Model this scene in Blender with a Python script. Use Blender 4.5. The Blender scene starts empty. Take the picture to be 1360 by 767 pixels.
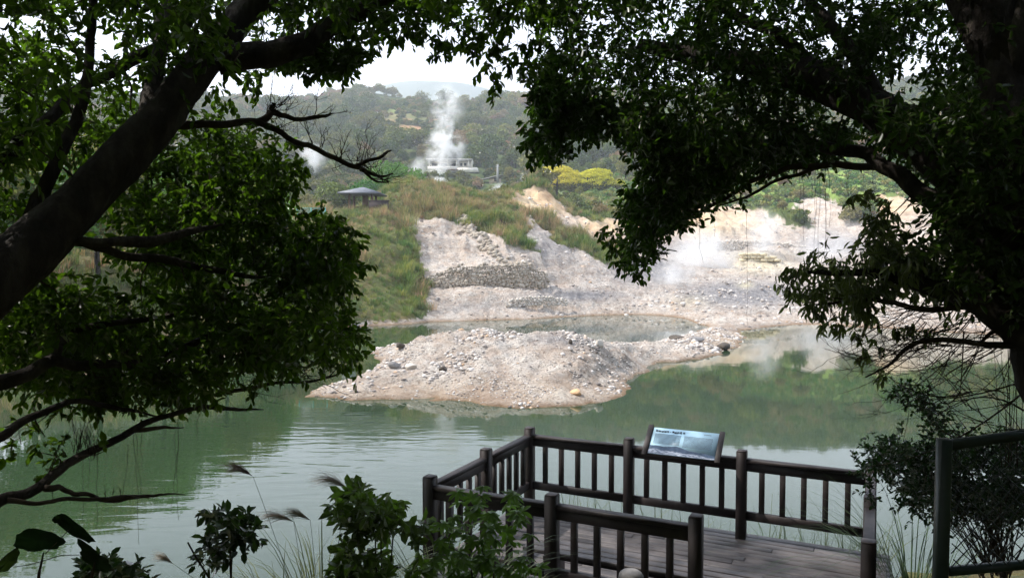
import bpy, math, random
import numpy as np
from mathutils import Vector, Matrix
R = math.radians
random.seed(7)
rng = np.random.default_rng(7)
SC = bpy.context.scene
COL = SC.collection
CAMZ, F, HY, CX, CY = 4.6, 1000.0, 343.0, 680.0, 383.5
TH = math.atan((CY - HY) / F)

# ---------------------------------------------------------------- geometry helpers
def P(px, py, Y):
    """surveyed point: photo bearing (px,py) at forward distance Y metres -> world position"""
    u, v = (px - CX) / F, (CY - py) / F
    dy = math.cos(TH) + v * math.sin(TH)
    dz = -math.sin(TH) + v * math.cos(TH)
    return Vector((u / dy * Y, Y, CAMZ + dz / dy * Y))

def proj(x, y, z):
    c = y * math.cos(TH) - (z - CAMZ) * math.sin(TH)
    v = (y * math.sin(TH) + (z - CAMZ) * math.cos(TH)) / c
    return CX + F * x / c, CY - F * v

TAB = np.random.default_rng(3).random((256, 256)).astype(np.float32)
def vn(x, y, s=0):
    x = np.asarray(x, float) + s * 17.3; y = np.asarray(y, float) + s * 9.7
    xi, yi = np.floor(x).astype(int), np.floor(y).astype(int)
    fx, fy = x - xi, y - yi
    fx = fx * fx * (3 - 2 * fx); fy = fy * fy * (3 - 2 * fy)
    a = TAB[xi & 255, yi & 255]; b = TAB[(xi + 1) & 255, yi & 255]
    c = TAB[xi & 255, (yi + 1) & 255]; d = TAB[(xi + 1) & 255, (yi + 1) & 255]
    return (a * (1 - fx) + b * fx) * (1 - fy) + (c * (1 - fx) + d * fx) * fy
def fbm(x, y, o=4, s=0):
    t = 0; a = .5; n = 0
    for k in range(o):
        t = t + a * vn(x * 2 ** k, y * 2 ** k, s + k); n += a; a *= .5
    return t / n
def inpoly(px, py, poly):
    px = np.asarray(px, float); py = np.asarray(py, float)
    r = np.zeros(px.shape, bool); n = len(poly)
    for i in range(n):
        x1, y1 = poly[i]; x2, y2 = poly[(i + 1) % n]
        if y1 == y2: continue
        c = ((y1 > py) != (y2 > py)) & (px < (x2 - x1) * (py - y1) / (y2 - y1) + x1)
        r ^= c
    return r
def polydist(px, py, poly):
    """signed distance to a polygon outline, positive inside"""
    d = np.full(np.shape(px), 1e9); n = len(poly)
    for i in range(n):
        x1, y1 = poly[i]; x2, y2 = poly[(i + 1) % n]
        L = (x2 - x1) ** 2 + (y2 - y1) ** 2 + 1e-9
        t = np.clip(((px - x1) * (x2 - x1) + (py - y1) * (y2 - y1)) / L, 0, 1)
        d = np.minimum(d, np.hypot(px - x1 - t * (x2 - x1), py - y1 - t * (y2 - y1)))
    return np.where(inpoly(px, py, poly), d, -d)
def sm(a, b, x):
    t = np.clip((x - a) / (b - a), 0, 1); return t * t * (3 - 2 * t)

class MB:
    def __init__(s): s.v = []; s.f = []; s.n = 0; s.attr = []
    def add(s, v, f, at=None):
        v = np.asarray(v, np.float32).reshape(-1, 3)
        f = [np.asarray(q, np.int64) + s.n for q in f]
        s.v.append(v); s.f += f; s.n += len(v)
        s.attr.append(np.full(len(v), 0.5, np.float32) if at is None else np.asarray(at, np.float32))
        return s
    def box(s, c, size, rot=None, taper=0, bev=0.0):
        x, y, z = [q / 2 for q in size]
        if bev > 0:
            b = min(bev, x * .9, y * .9, z * .9)
            vs = []
            for sz in (-1, 1):
                for lvl in (0, 1):
                    zz = sz * (z if lvl else z - b)
                    ins = b if lvl else 0
                    for (ax, ay) in ((-1, -1), (1, -1), (1, 1), (-1, 1)):
                        vs.append((ax * (x - ins), ay * (y - ins), zz))
            # order: bottom side(0-3), bottom cap(4-7), top side (8-11), top cap(12-15)
            f = [[4, 7, 6, 5], [12, 13, 14, 15]]
            for i in range(4):
                j = (i + 1) % 4
                f += [[i, j, 8 + j, 8 + i], [4 + i, 4 + j, j, i], [8 + i, 8 + j, 12 + j, 12 + i]]
            v = np.array(vs)
        else:
            v = np.array([(-x, -y, -z), (x, -y, -z), (x, y, -z), (-x, y, -z), (-x, -y, z), (x, -y, z), (x, y, z), (-x, y, z)])
            v[4:, :2] *= (1 - taper)
            f = [[0, 3, 2, 1], [4, 5, 6, 7], [0, 1, 5, 4], [1, 2, 6, 5], [2, 3, 7, 6], [3, 0, 4, 7]]
        if rot is not None:
            m = np.array(rot.to_3x3() if hasattr(rot, 'to_3x3') else Matrix.Rotation(rot, 3, 'Z'))
            v = v @ m.T
        return s.add(v + np.array(c), f)
    def bar(s, a, b, w, h, roll=None, bev=0.0):
        a, b = Vector(a), Vector(b); d = b - a
        y = d.normalized(); up = Vector((0, 0, 1))
        if abs(y.z) > .95: up = Vector((0, 1, 0)) if roll is None else Vector(roll)
        x = y.cross(up).normalized(); z = x.cross(y)
        m = Matrix((x, y, z)).transposed()
        return s.box((a + b) / 2, (w, d.length, h), m.to_4x4(), bev=bev)
    def tube(s, pts, rad, n=6, cap=True, at=None):
        pts = np.asarray(pts, float); rad = np.asarray(rad, float)
        if rad.ndim == 0: rad = np.full(len(pts), float(rad))
        t = np.gradient(pts, axis=0); t /= (np.linalg.norm(t, axis=1)[:, None] + 1e-9)
        ref = np.array([0.31, 0.12, 0.94]) if abs(t[0][2]) < .85 else np.array([.95, .2, .1])
        u = np.cross(t, ref); u /= np.linalg.norm(u, axis=1)[:, None] + 1e-9
        w = np.cross(t, u)
        a = np.arange(n) * 2 * np.pi / n
        ring = u[:, None, :] * np.cos(a)[None, :, None] + w[:, None, :] * np.sin(a)[None, :, None]
        v = pts[:, None, :] + ring * rad[:, None, None]
        m = len(pts); f = []
        for i in range(m - 1):
            for j in range(n):
                k = (j + 1) % n
                f.append([i * n + j, i * n + k, (i + 1) * n + k, (i + 1) * n + j])
        if cap: f += [list(range(n))[::-1], [(m - 1) * n + j for j in range(n)]]
        return s.add(v.reshape(-1, 3), f, at)
    def tubes(s, A, B, ra, rb, n=3):
        """many straight tapered sticks at once"""
        A = np.asarray(A, float); B = np.asarray(B, float); N = len(A)
        if not N: return s
        t = B - A; t /= np.linalg.norm(t, axis=1)[:, None] + 1e-9
        u = np.cross(t, [0.31, 0.12, 0.94]); u /= np.linalg.norm(u, axis=1)[:, None] + 1e-9
        w = np.cross(t, u); a = np.arange(n) * 2 * np.pi / n
        ring = u[:, None, :] * np.cos(a)[None, :, None] + w[:, None, :] * np.sin(a)[None, :, None]
        ra = np.broadcast_to(ra, N); rb = np.broadcast_to(rb, N)
        v = np.concatenate([A[:, None] + ring * ra[:, None, None], B[:, None] + ring * rb[:, None, None]], 1)
        base = (np.arange(N) * 2 * n)[:, None]
        for j in range(n):
            k = (j + 1) % n
            s.f.append(('Q', base + np.array([[j, k, n + k, n + j]]) + s.n))
        s.v.append(v.reshape(-1, 3).astype(np.float32)); s.n += N * 2 * n
        s.attr.append(np.full(N * 2 * n, .5, np.float32)); return s
    def quads(s, v, f, at):
        s.v.append(np.asarray(v, np.float32)); s.f.append(('Q', np.asarray(f) + s.n)); s.n += len(v)
        s.attr.append(np.asarray(at, np.float32)); return s
    def mesh(s, name, mat, smooth=False, attrname='rnd'):
        me = bpy.data.meshes.new(name)
        v = np.concatenate(s.v)
        loops = []; tot = []
        for q in s.f:
            if isinstance(q, tuple): loops.append(q[1].ravel()); tot.append(np.full(len(q[1]), q[1].shape[1]))
            else: loops.append(q.ravel()); tot.append(np.array([len(q)]))
        loops = np.concatenate(loops).astype(np.int32); tot = np.concatenate(tot).astype(np.int32)
        st = np.concatenate([[0], np.cumsum(tot)[:-1]]).astype(np.int32)
        me.vertices.add(len(v)); me.vertices.foreach_set('co', v.ravel())
        me.loops.add(len(loops)); me.loops.foreach_set('vertex_index', loops)
        me.polygons.add(len(tot)); me.polygons.foreach_set('loop_start', st)
        try: me.polygons.foreach_set('loop_total', tot)
        except Exception: pass
        a = me.attributes.new(attrname, 'FLOAT', 'POINT'); a.data.foreach_set('value', np.concatenate(s.attr))
        me.update(calc_edges=True); me.validate()
        if smooth: me.polygons.foreach_set('use_smooth', np.ones(len(me.polygons), bool))
        for m in (mat if isinstance(mat, (list, tuple)) else [mat]): me.materials.append(m)
        return me
    def build(s, name, mat, parent=None, smooth=False, link=True):
        o = bpy.data.objects.new(name, s.mesh(name, mat, smooth))
        if link: COL.objects.link(o)
        if parent: o.parent = parent; o.matrix_parent_inverse = parent.matrix_world.inverted() if False else Matrix.Translation(-parent.location) if parent.rotation_euler.z == 0 else (Matrix.Translation(parent.location) @ Matrix.Rotation(parent.rotation_euler.z, 4, 'Z')).inverted()
        return o

def tag(o, label=None, cat=None, group=None, kind=None):
    for k, v in (('label', label), ('category', cat), ('group', group), ('kind', kind)):
        if v: o[k] = v
    return o
def empty(name, loc=(0, 0, 0), rz=0):
    o = bpy.data.objects.new(name, None); COL.objects.link(o); o.location = loc; o.rotation_euler.z = rz
    o.empty_display_size = .1; return o
def local(me_obj, parent):
    me_obj.parent = parent; me_obj.matrix_parent_inverse = Matrix.Identity(4); return me_obj
def copy_tree(o, parent=None, loc=None, rz=None, sc=None, label=None):
    c = o.copy(); COL.objects.link(c); c.parent = parent
    if loc is not None: c.location = loc
    if rz is not None: c.rotation_euler.z = rz
    if sc is not None: c.scale = sc
    if label: c['label'] = label
    for ch in list(o.children): copy_tree(ch, c)
    return c

# ---------------------------------------------------------------- materials
def newmat(name):
    m = bpy.data.materials.new(name); m.use_nodes = True; nt = m.node_tree
    for n in list(nt.nodes): nt.nodes.remove(n)
    out = nt.nodes.new('ShaderNodeOutputMaterial'); return m, nt, out
def N(nt, t, **kw):
    n = nt.nodes.new(t)
    for k, v in kw.items():
        if k.startswith('i_'): n.inputs[k[2:].replace('_', ' ')].default_value = v
        else: setattr(n, k, v)
    return n
def col4(c): return (c[0], c[1], c[2], 1)
def ramp(nt, stops):
    r = nt.nodes.new('ShaderNodeValToRGB'); e = r.color_ramp.elements
    e[0].position, e[0].color = stops[0][0], col4(stops[0][1]); e[1].position, e[1].color = stops[-1][0], col4(stops[-1][1])
    for p, c in stops[1:-1]:
        q = e.new(p); q.color = col4(c)
    return r
def noise(nt, vec, scale, detail=4, rough=.6, dist=0):
    n = N(nt, 'ShaderNodeTexNoise'); n.inputs['Scale'].default_value = scale; n.inputs['Detail'].default_value = detail
    n.inputs['Roughness'].default_value = rough; n.inputs['Distortion'].default_value = dist
    nt.links.new(vec, n.inputs['Vector']); return n
def mixc(nt, fac, a, b, mode='MIX'):
    m = N(nt, 'ShaderNodeMix', data_type='RGBA', blend_type=mode); L = nt.links
    if hasattr(fac, 'is_linked'): L.new(fac, m.inputs[0])
    else: m.inputs[0].default_value = fac
    for q, i in ((a, 6), (b, 7)):
        if hasattr(q, 'is_linked'): L.new(q, m.inputs[i])
        else: m.inputs[i].default_value = col4(q)
    return m.outputs[2]
def math_(nt, op, a, b=None, clamp=False):
    m = N(nt, 'ShaderNodeMath', operation=op, use_clamp=clamp)
    for q, i in ((a, 0), (b, 1)):
        if q is None: continue
        if hasattr(q, 'is_linked'): nt.links.new(q, m.inputs[i])
        else: m.inputs[i].default_value = q
    return m.outputs[0]
def surf(name, stops, scale=4, rough=.8, bump=.3, bscale=None, spec=.3, stretch=None, detail=5, bdist=.01, ovar=0):
    m, nt, out = newmat(name); L = nt.links
    tc = N(nt, 'ShaderNodeTexCoord'); v = tc.outputs['Object']
    if stretch:
        mp = N(nt, 'ShaderNodeMapping'); mp.inputs['Scale'].default_value = stretch; L.new(v, mp.inputs['Vector']); v = mp.outputs[0]
    n = noise(nt, v, scale, detail)
    r = ramp(nt, stops); L.new(n.outputs[0], r.inputs[0])
    b = N(nt, 'ShaderNodeBsdfPrincipled'); L.new(r.outputs[0], b.inputs['Base Color'])
    if ovar:
        hs = N(nt, 'ShaderNodeHueSaturation'); oi = N(nt, 'ShaderNodeObjectInfo'); L.new(r.outputs[0], hs.inputs['Color'])
        L.new(math_(nt, 'ADD', math_(nt, 'MULTIPLY', oi.outputs['Random'], ovar), 1 - ovar / 2), hs.inputs['Value']); L.new(hs.outputs[0], b.inputs['Base Color'])
    b.inputs['Roughness'].default_value = rough; b.inputs['Specular IOR Level'].default_value = spec
    if bump:
        n2 = noise(nt, v, bscale or scale * 3, 6); bp = N(nt, 'ShaderNodeBump'); bp.inputs['Strength'].default_value = bump; bp.inputs['Distance'].default_value = bdist
        L.new(n2.outputs[0], bp.inputs['Height']); L.new(bp.outputs[0], b.inputs['Normal'])
    L.new(b.outputs[0], out.inputs[0]); return m
def leafmat(name, dark, light, trans=.35, tcol=None, gloss=.12, objrand=.25, rough=.45, nscale=None):
    m, nt, out = newmat(name); L = nt.links
    at = N(nt, 'ShaderNodeAttribute', attribute_name='rnd'); oi = N(nt, 'ShaderNodeObjectInfo')
    f = at.outputs['Fac']
    if nscale:
        tc = N(nt, 'ShaderNodeTexCoord'); nn = noise(nt, tc.outputs['Object'], nscale, 3)
        f = math_(nt, 'ADD', math_(nt, 'MULTIPLY', f, .5), math_(nt, 'MULTIPLY', nn.outputs[0], .5))
    c = mixc(nt, f, dark, light)
    hs = N(nt, 'ShaderNodeHueSaturation')
    L.new(c, hs.inputs['Color'])
    L.new(math_(nt, 'ADD', math_(nt, 'MULTIPLY', oi.outputs['Random'], objrand * .35), .5 - objrand * .175), hs.inputs['Hue'])
    L.new(math_(nt, 'ADD', math_(nt, 'MULTIPLY', oi.outputs['Random'], -objrand * 1.6), 1 + objrand * .8), hs.inputs['Value'])
    d = N(nt, 'ShaderNodeBsdfDiffuse'); L.new(hs.outputs[0], d.inputs[0])
    t = N(nt, 'ShaderNodeBsdfTranslucent')
    tm = mixc(nt, 1.0, hs.outputs[0], tcol or (1.6, 2.2, .7), 'MULTIPLY'); L.new(tm, t.inputs[0])
    mx = N(nt, 'ShaderNodeMixShader'); mx.inputs[0].default_value = trans
    L.new(d.outputs[0], mx.inputs[1]); L.new(t.outputs[0], mx.inputs[2])
    g = N(nt, 'ShaderNodeBsdfGlossy'); g.inputs['Roughness'].default_value = rough
    fr = N(nt, 'ShaderNodeFresnel'); fr.inputs[0].default_value = 1.4
    mg = N(nt, 'ShaderNodeMixShader'); L.new(math_(nt, 'MULTIPLY', fr.outputs[0], gloss * 4, True), mg.inputs[0])
    L.new(mx.outputs[0], mg.inputs[1]); L.new(g.outputs[0], mg.inputs[2]); L.new(mg.outputs[0], out.inputs[0]); return m

M = {}
M['bark'] = surf('bark', [(.32, (.012, .009, .008)), (.5, (.034, .027, .022)), (.62, (.07, .058, .048)), (.7, (.04, .046, .028))], 5, .9, 1.0, 18, .2, (1, 1, .45), detail=8, bdist=.035)
M['twig'] = surf('twig_bark', [(.3, (.03, .022, .016)), (.7, (.07, .052, .036))], 12, .9, .3, 60, .2)
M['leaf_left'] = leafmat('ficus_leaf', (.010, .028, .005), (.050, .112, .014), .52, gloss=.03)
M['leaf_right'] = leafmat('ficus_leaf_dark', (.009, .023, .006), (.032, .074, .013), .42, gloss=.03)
M['leaf_lance'] = leafmat('lance_leaf', (.12, .14, .055), (.27, .30, .13), .5, (1.2, 1.4, .7), gloss=.08)
M['leaf_shrub'] = leafmat('shrub_leaf', (.018, .035, .014), (.045, .075, .025), .25)
M['leaf_bush'] = leafmat('bush_leaf', (.04, .08, .02), (.09, .17, .04), .3)
M['leaf_palmate'] = leafmat('palmate_leaf', (.06, .12, .025), (.12, .22, .045), .35)
M['leaf_big'] = leafmat('broad_leaf', (.010, .020, .010), (.022, .036, .016), .1, gloss=0)
M['blade'] = leafmat('grass_blade', (.045, .08, .03), (.14, .17, .08), .3, (1.1, 1.2, .7))
M['plume'] = leafmat('grass_plume', (.48, .40, .34), (.75, .66, .58), .4, (1, 1, 1))
M['plume_dark'] = leafmat('grass_plume_dark', (.15, .10, .085), (.26, .19, .16), .3, (1, 1, 1))
M['hill_leaf'] = [leafmat('hill_leaf_dark', (.060, .078, .020), (.145, .165, .045), .2, (1.2, 1.5, .7), .03, .3),
                  leafmat('hill_leaf_mid', (.105, .125, .028), (.22, .235, .065), .2, (1.2, 1.5, .7), .03, .3),
                  leafmat('hill_leaf_olive', (.17, .13, .055), (.29, .225, .11), .2, (1.2, 1.3, .8), .03, .25)]
M['leaf_bright'] = leafmat('bright_leaf', (.06, .13, .02), (.13, .25, .045), .3, (1.2, 1.6, .6), .04, .2)
M['yellow'] = leafmat('yellow_blossom', (.46, .40, .03), (.80, .70, .07), .2, (1, 1, .8), .02, .1)
M['bare'] = surf('bare_grey_wood', [(.3, (.16, .14, .12)), (.7, (.28, .25, .22))], 5, .9, 0)
M['tallgrass'] = leafmat('tall_dry_grass', (.19, .18, .075), (.42, .38, .19), .3, (1.1, 1.1, .8), .03, .5)
M['greengrass'] = leafmat('green_slope_grass', (.12, .17, .05), (.24, .30, .10), .3, (1.1, 1.2, .7), .03, .4)
M['timber'] = surf('dark_stained_timber', [(.25, (.010, .006, .006)), (.5, (.019, .013, .013)), (.8, (.042, .032, .031))], 9, .58, .25, 60, .4, (1, 1, .35), bdist=.004, ovar=.7)
M['deck'] = surf('deck_boards', [(.25, (.04, .034, .034)), (.55, (.095, .083, .082)), (.8, (.17, .15, .148))], 2.2, .5, .4, 40, .4, bdist=.004)
M['greytimber'] = surf('weathered_timber', [(.3, (.16, .15, .145)), (.7, (.34, .32, .31))], 14, .7, .5, 50, .3, bdist=.005)
M['greenmetal'] = surf('green_painted_metal', [(.3, (.003, .012, .009)), (.7, (.006, .021, .016))], 20, .4, .15, 60, .5, bdist=.002)
M['tealmetal'] = surf('teal_painted_metal', [(.3, (.05, .22, .19)), (.7, (.09, .33, .28))], 3, .5, 0)
M['orange'] = surf('orange_paint', [(.3, (.5, .2, .1)), (.7, (.62, .28, .16))], 3, .6, 0)
M['roofslate'] = surf('slate_roof', [(.3, (.10, .11, .13)), (.7, (.17, .18, .21))], 3, .6, .3, 12)
M['brownwood'] = surf('brown_wood', [(.3, (.09, .055, .035)), (.7, (.17, .11, .075))], 3, .8, .2, 15)
M['darkblock'] = surf('dark_rail_timber', [(.3, (.03, .022, .022)), (.7, (.07, .05, .05))], 3, .8, .2, 15)
M['whitewall'] = surf('cream_render', [(.3, (.62, .58, .50)), (.7, (.80, .77, .70))], .6, .85, 0)
M['greyroof'] = surf('grey_roof_slab', [(.3, (.35, .34, .32)), (.7, (.55, .53, .5))], 1, .85, 0)
M['window'] = surf('dark_window', [(.3, (.02, .025, .03)), (.7, (.06, .07, .08))], 1, .15, 0, spec=.6)
M['tanwall'] = surf('tan_wall', [(.3, (.45, .36, .24)), (.7, (.6, .5, .36))], 1, .85, 0)
M['concrete'] = surf('concrete', [(.3, (.24, .24, .235)), (.7, (.38, .38, .37))], 2, .85, .2, 20)
M['stone'] = surf('wall_stone', [(.25, (.18, .15, .115)), (.5, (.36, .31, .25)), (.75, (.55, .49, .41))], 1.6, .9, .5, 12, bdist=.02)
M['palerock'] = surf('pale_rock', [(.25, (.40, .35, .29)), (.75, (.68, .63, .57))], 3, .9, .6, 14, bdist=.02)
M['darkrock'] = surf('dark_rock', [(.25, (.045, .035, .028)), (.75, (.12, .10, .08))], 3, .8, .6, 14, bdist=.02)
M['greyrock'] = surf('grey_rock', [(.25, (.16, .15, .145)), (.75, (.34, .32, .31))], 3, .9, .6, 14, bdist=.02)

def pebblemat():
    m, nt, out = newmat('pebble'); L = nt.links
    oi = N(nt, 'ShaderNodeObjectInfo')
    r = ramp(nt, [(0, (.13, .11, .10)), (.2, (.30, .26, .23)), (.5, (.5, .45, .41)), (.9, (.64, .60, .56)), (1, (.5, .33, .2))]); L.new(oi.outputs['Random'], r.inputs[0])
    b = N(nt, 'ShaderNodeBsdfPrincipled'); b.inputs['Roughness'].default_value = .9
    L.new(r.outputs[0], b.inputs['Base Color']); L.new(b.outputs[0], out.inputs[0]); return m
M['pebble'] = pebblemat()

def terrainmat():
    m, nt, out = newmat('valley_ground'); L = nt.links
    geo = N(nt, 'ShaderNodeNewGeometry'); v = geo.outputs['Position']
    A = lambda n: N(nt, 'ShaderNodeAttribute', attribute_name=n).outputs['Fac']
    n1 = noise(nt, v, .35, 6, .65); n2 = noise(nt, v, 3.2, 6, .7); n3 = noise(nt, v, 11, 7, .8)
    mp = N(nt, 'ShaderNodeMapping'); mp.inputs['Scale'].default_value = (1, .35, 3.2); L.new(v, mp.inputs['Vector'])
    n4 = noise(nt, mp.outputs[0], .8, 6, .7, 1.0)
    clay = ramp(nt, [(.32, (.20, .165, .14)), (.42, (.40, .345, .295)), (.52, (.61, .545, .48)), (.66, (.76, .70, .635))])
    L.new(math_(nt, 'ADD', math_(nt, 'MULTIPLY', n1.outputs[0], .5), math_(nt, 'MULTIPLY', n2.outputs[0], .5)), clay.inputs[0])
    c = clay.outputs[0]
    sp = ramp(nt, [(.40, (.18, .165, .155)), (.49, (1, 1, 1))]); L.new(n3.outputs[0], sp.inputs[0])
    c = mixc(nt, .8, c, mixc(nt, 1, c, sp.outputs[0], 'MULTIPLY'))
    pk = ramp(nt, [(.44, (0, 0, 0)), (.58, (1, 1, 1))]); L.new(n4.outputs[0], pk.inputs[0])
    c = mixc(nt, math_(nt, 'MULTIPLY', pk.outputs[0], .55), c, (.42, .31, .235))
    grey = ramp(nt, [(.3, (.15, .145, .15)), (.55, (.28, .265, .265)), (.75, (.46, .44, .43))]); L.new(n2.outputs[0], grey.inputs[0])
    gm = math_(nt, 'MULTIPLY', A('grey'), math_(nt, 'ADD', n4.outputs[0], .45), True)
    c = mixc(nt, gm, c, grey.outputs[0])
    och = ramp(nt, [(.3, (.40, .23, .12)), (.5, (.62, .44, .26)), (.7, (.72, .62, .42))]); L.new(n1.outputs[0], och.inputs[0])
    c = mixc(nt, math_(nt, 'MULTIPLY', A('ochre'), math_(nt, 'ADD', n2.outputs[0], .35), True), c, och.outputs[0])
    c = mixc(nt, math_(nt, 'MULTIPLY', A('sulfur'), math_(nt, 'SUBTRACT', math_(nt, 'MULTIPLY', n2.outputs[0], 1.6), .35), True), c, (.68, .60, .36))
    wet = ramp(nt, [(.3, (.16, .095, .05)), (.7, (.36, .25, .16))]); L.new(n2.outputs[0], wet.inputs[0])
    c = mixc(nt, A('wet'), c, wet.outputs[0])
    vg = ramp(nt, [(.25, (.10, .075, .04)), (.42, (.17, .14, .06)), (.55, (.11, .13, .045)), (.75, (.15, .19, .06))])
    L.new(math_(nt, 'ADD', math_(nt, 'MULTIPLY', n1.outputs[0], .6), math_(nt, 'MULTIPLY', n2.outputs[0], .4)), vg.inputs[0])
    vv = mixc(nt, A('lime'), vg.outputs[0], mixc(nt, n1.outputs[0], (.16, .26, .05), (.28, .38, .09)))
    vv = mixc(nt, A('wood'), vv, mixc(nt, n2.outputs[0], (.05, .08, .022), (.10, .135, .045))); veg = A('veg'); c = mixc(nt, veg, c, vv)
    soil = mixc(nt, n1.outputs[0], (.28, .15, .08), (.42, .26, .15))
    c = mixc(nt, A('soil'), c, soil)
    b = N(nt, 'ShaderNodeBsdfPrincipled'); L.new(c, b.inputs['Base Color']); b.inputs['Roughness'].default_value = .95
    b.inputs['Specular IOR Level'].default_value = .15
    bp = N(nt, 'ShaderNodeBump'); bp.inputs['Strength'].default_value = 1; bp.inputs['Distance'].default_value = .25
    L.new(n2.outputs[0], bp.inputs['Height'])
    bp2 = N(nt, 'ShaderNodeBump'); bp2.inputs['Strength'].default_value = 1; bp2.inputs['Distance'].default_value = .06
    L.new(n3.outputs[0], bp2.inputs['Height']); L.new(bp.outputs[0], bp2.inputs['Normal']); L.new(bp2.outputs[0], b.inputs['Normal'])
    L.new(b.outputs[0], out.inputs[0]); return m
M['terrain'] = terrainmat()

def watermat():
    m, nt, out = newmat('jade_water'); L = nt.links
    geo = N(nt, 'ShaderNodeNewGeometry'); v = geo.outputs['Position']
    n1 = noise(nt, v, .07, 3, .5)
    c = mixc(nt, n1.outputs[0], (.019, .038, .017), (.031, .054, .026))
    b = N(nt, 'ShaderNodeBsdfPrincipled'); L.new(c, b.inputs['Base Color'])
    b.inputs['Roughness'].default_value = .03; b.inputs['IOR'].default_value = 1.45; b.inputs['Specular IOR Level'].default_value = .55
    # calm water with long low ripples, stronger patch by the near left bank
    mp = N(nt, 'ShaderNodeMapping'); mp.inputs['Rotation'].default_value = (0, 0, R(-4)); mp.inputs['Scale'].default_value = (.28, 1, 1); L.new(v, mp.inputs['Vector'])
    w1 = noise(nt, mp.outputs[0], 3.0, 2, .45, .6)
    w2 = noise(nt, v, 1.1, 2, .5)
    sx = N(nt, 'ShaderNodeSeparateXYZ'); L.new(v, sx.inputs[0])
    dx = math_(nt, 'DIVIDE', math_(nt, 'ADD', sx.outputs[0], 5.5), 7.5); dy = math_(nt, 'DIVIDE', math_(nt, 'SUBTRACT', sx.outputs[1], 16.5), 6.5)
    rr = math_(nt, 'ADD', math_(nt, 'MULTIPLY', dx, dx), math_(nt, 'MULTIPLY', dy, dy))
    mk = math_(nt, 'SUBTRACT', 1.0, rr, True)
    n5 = noise(nt, v, .22, 2, .5)
    h = math_(nt, 'ADD', math_(nt, 'MULTIPLY', w1.outputs[0], math_(nt, 'ADD', math_(nt, 'MULTIPLY', mk, .0075), .0003)), math_(nt, 'MULTIPLY', w2.outputs[0], .0008))
    bp = N(nt, 'ShaderNodeBump'); bp.inputs['Strength'].default_value = 1; bp.inputs['Distance'].default_value = 1.0
    L.new(h, bp.inputs['Height']); L.new(bp.outputs[0], b.inputs['Normal'])
    L.new(b.outputs[0], out.inputs[0]); return m
M['water'] = watermat()

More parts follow.
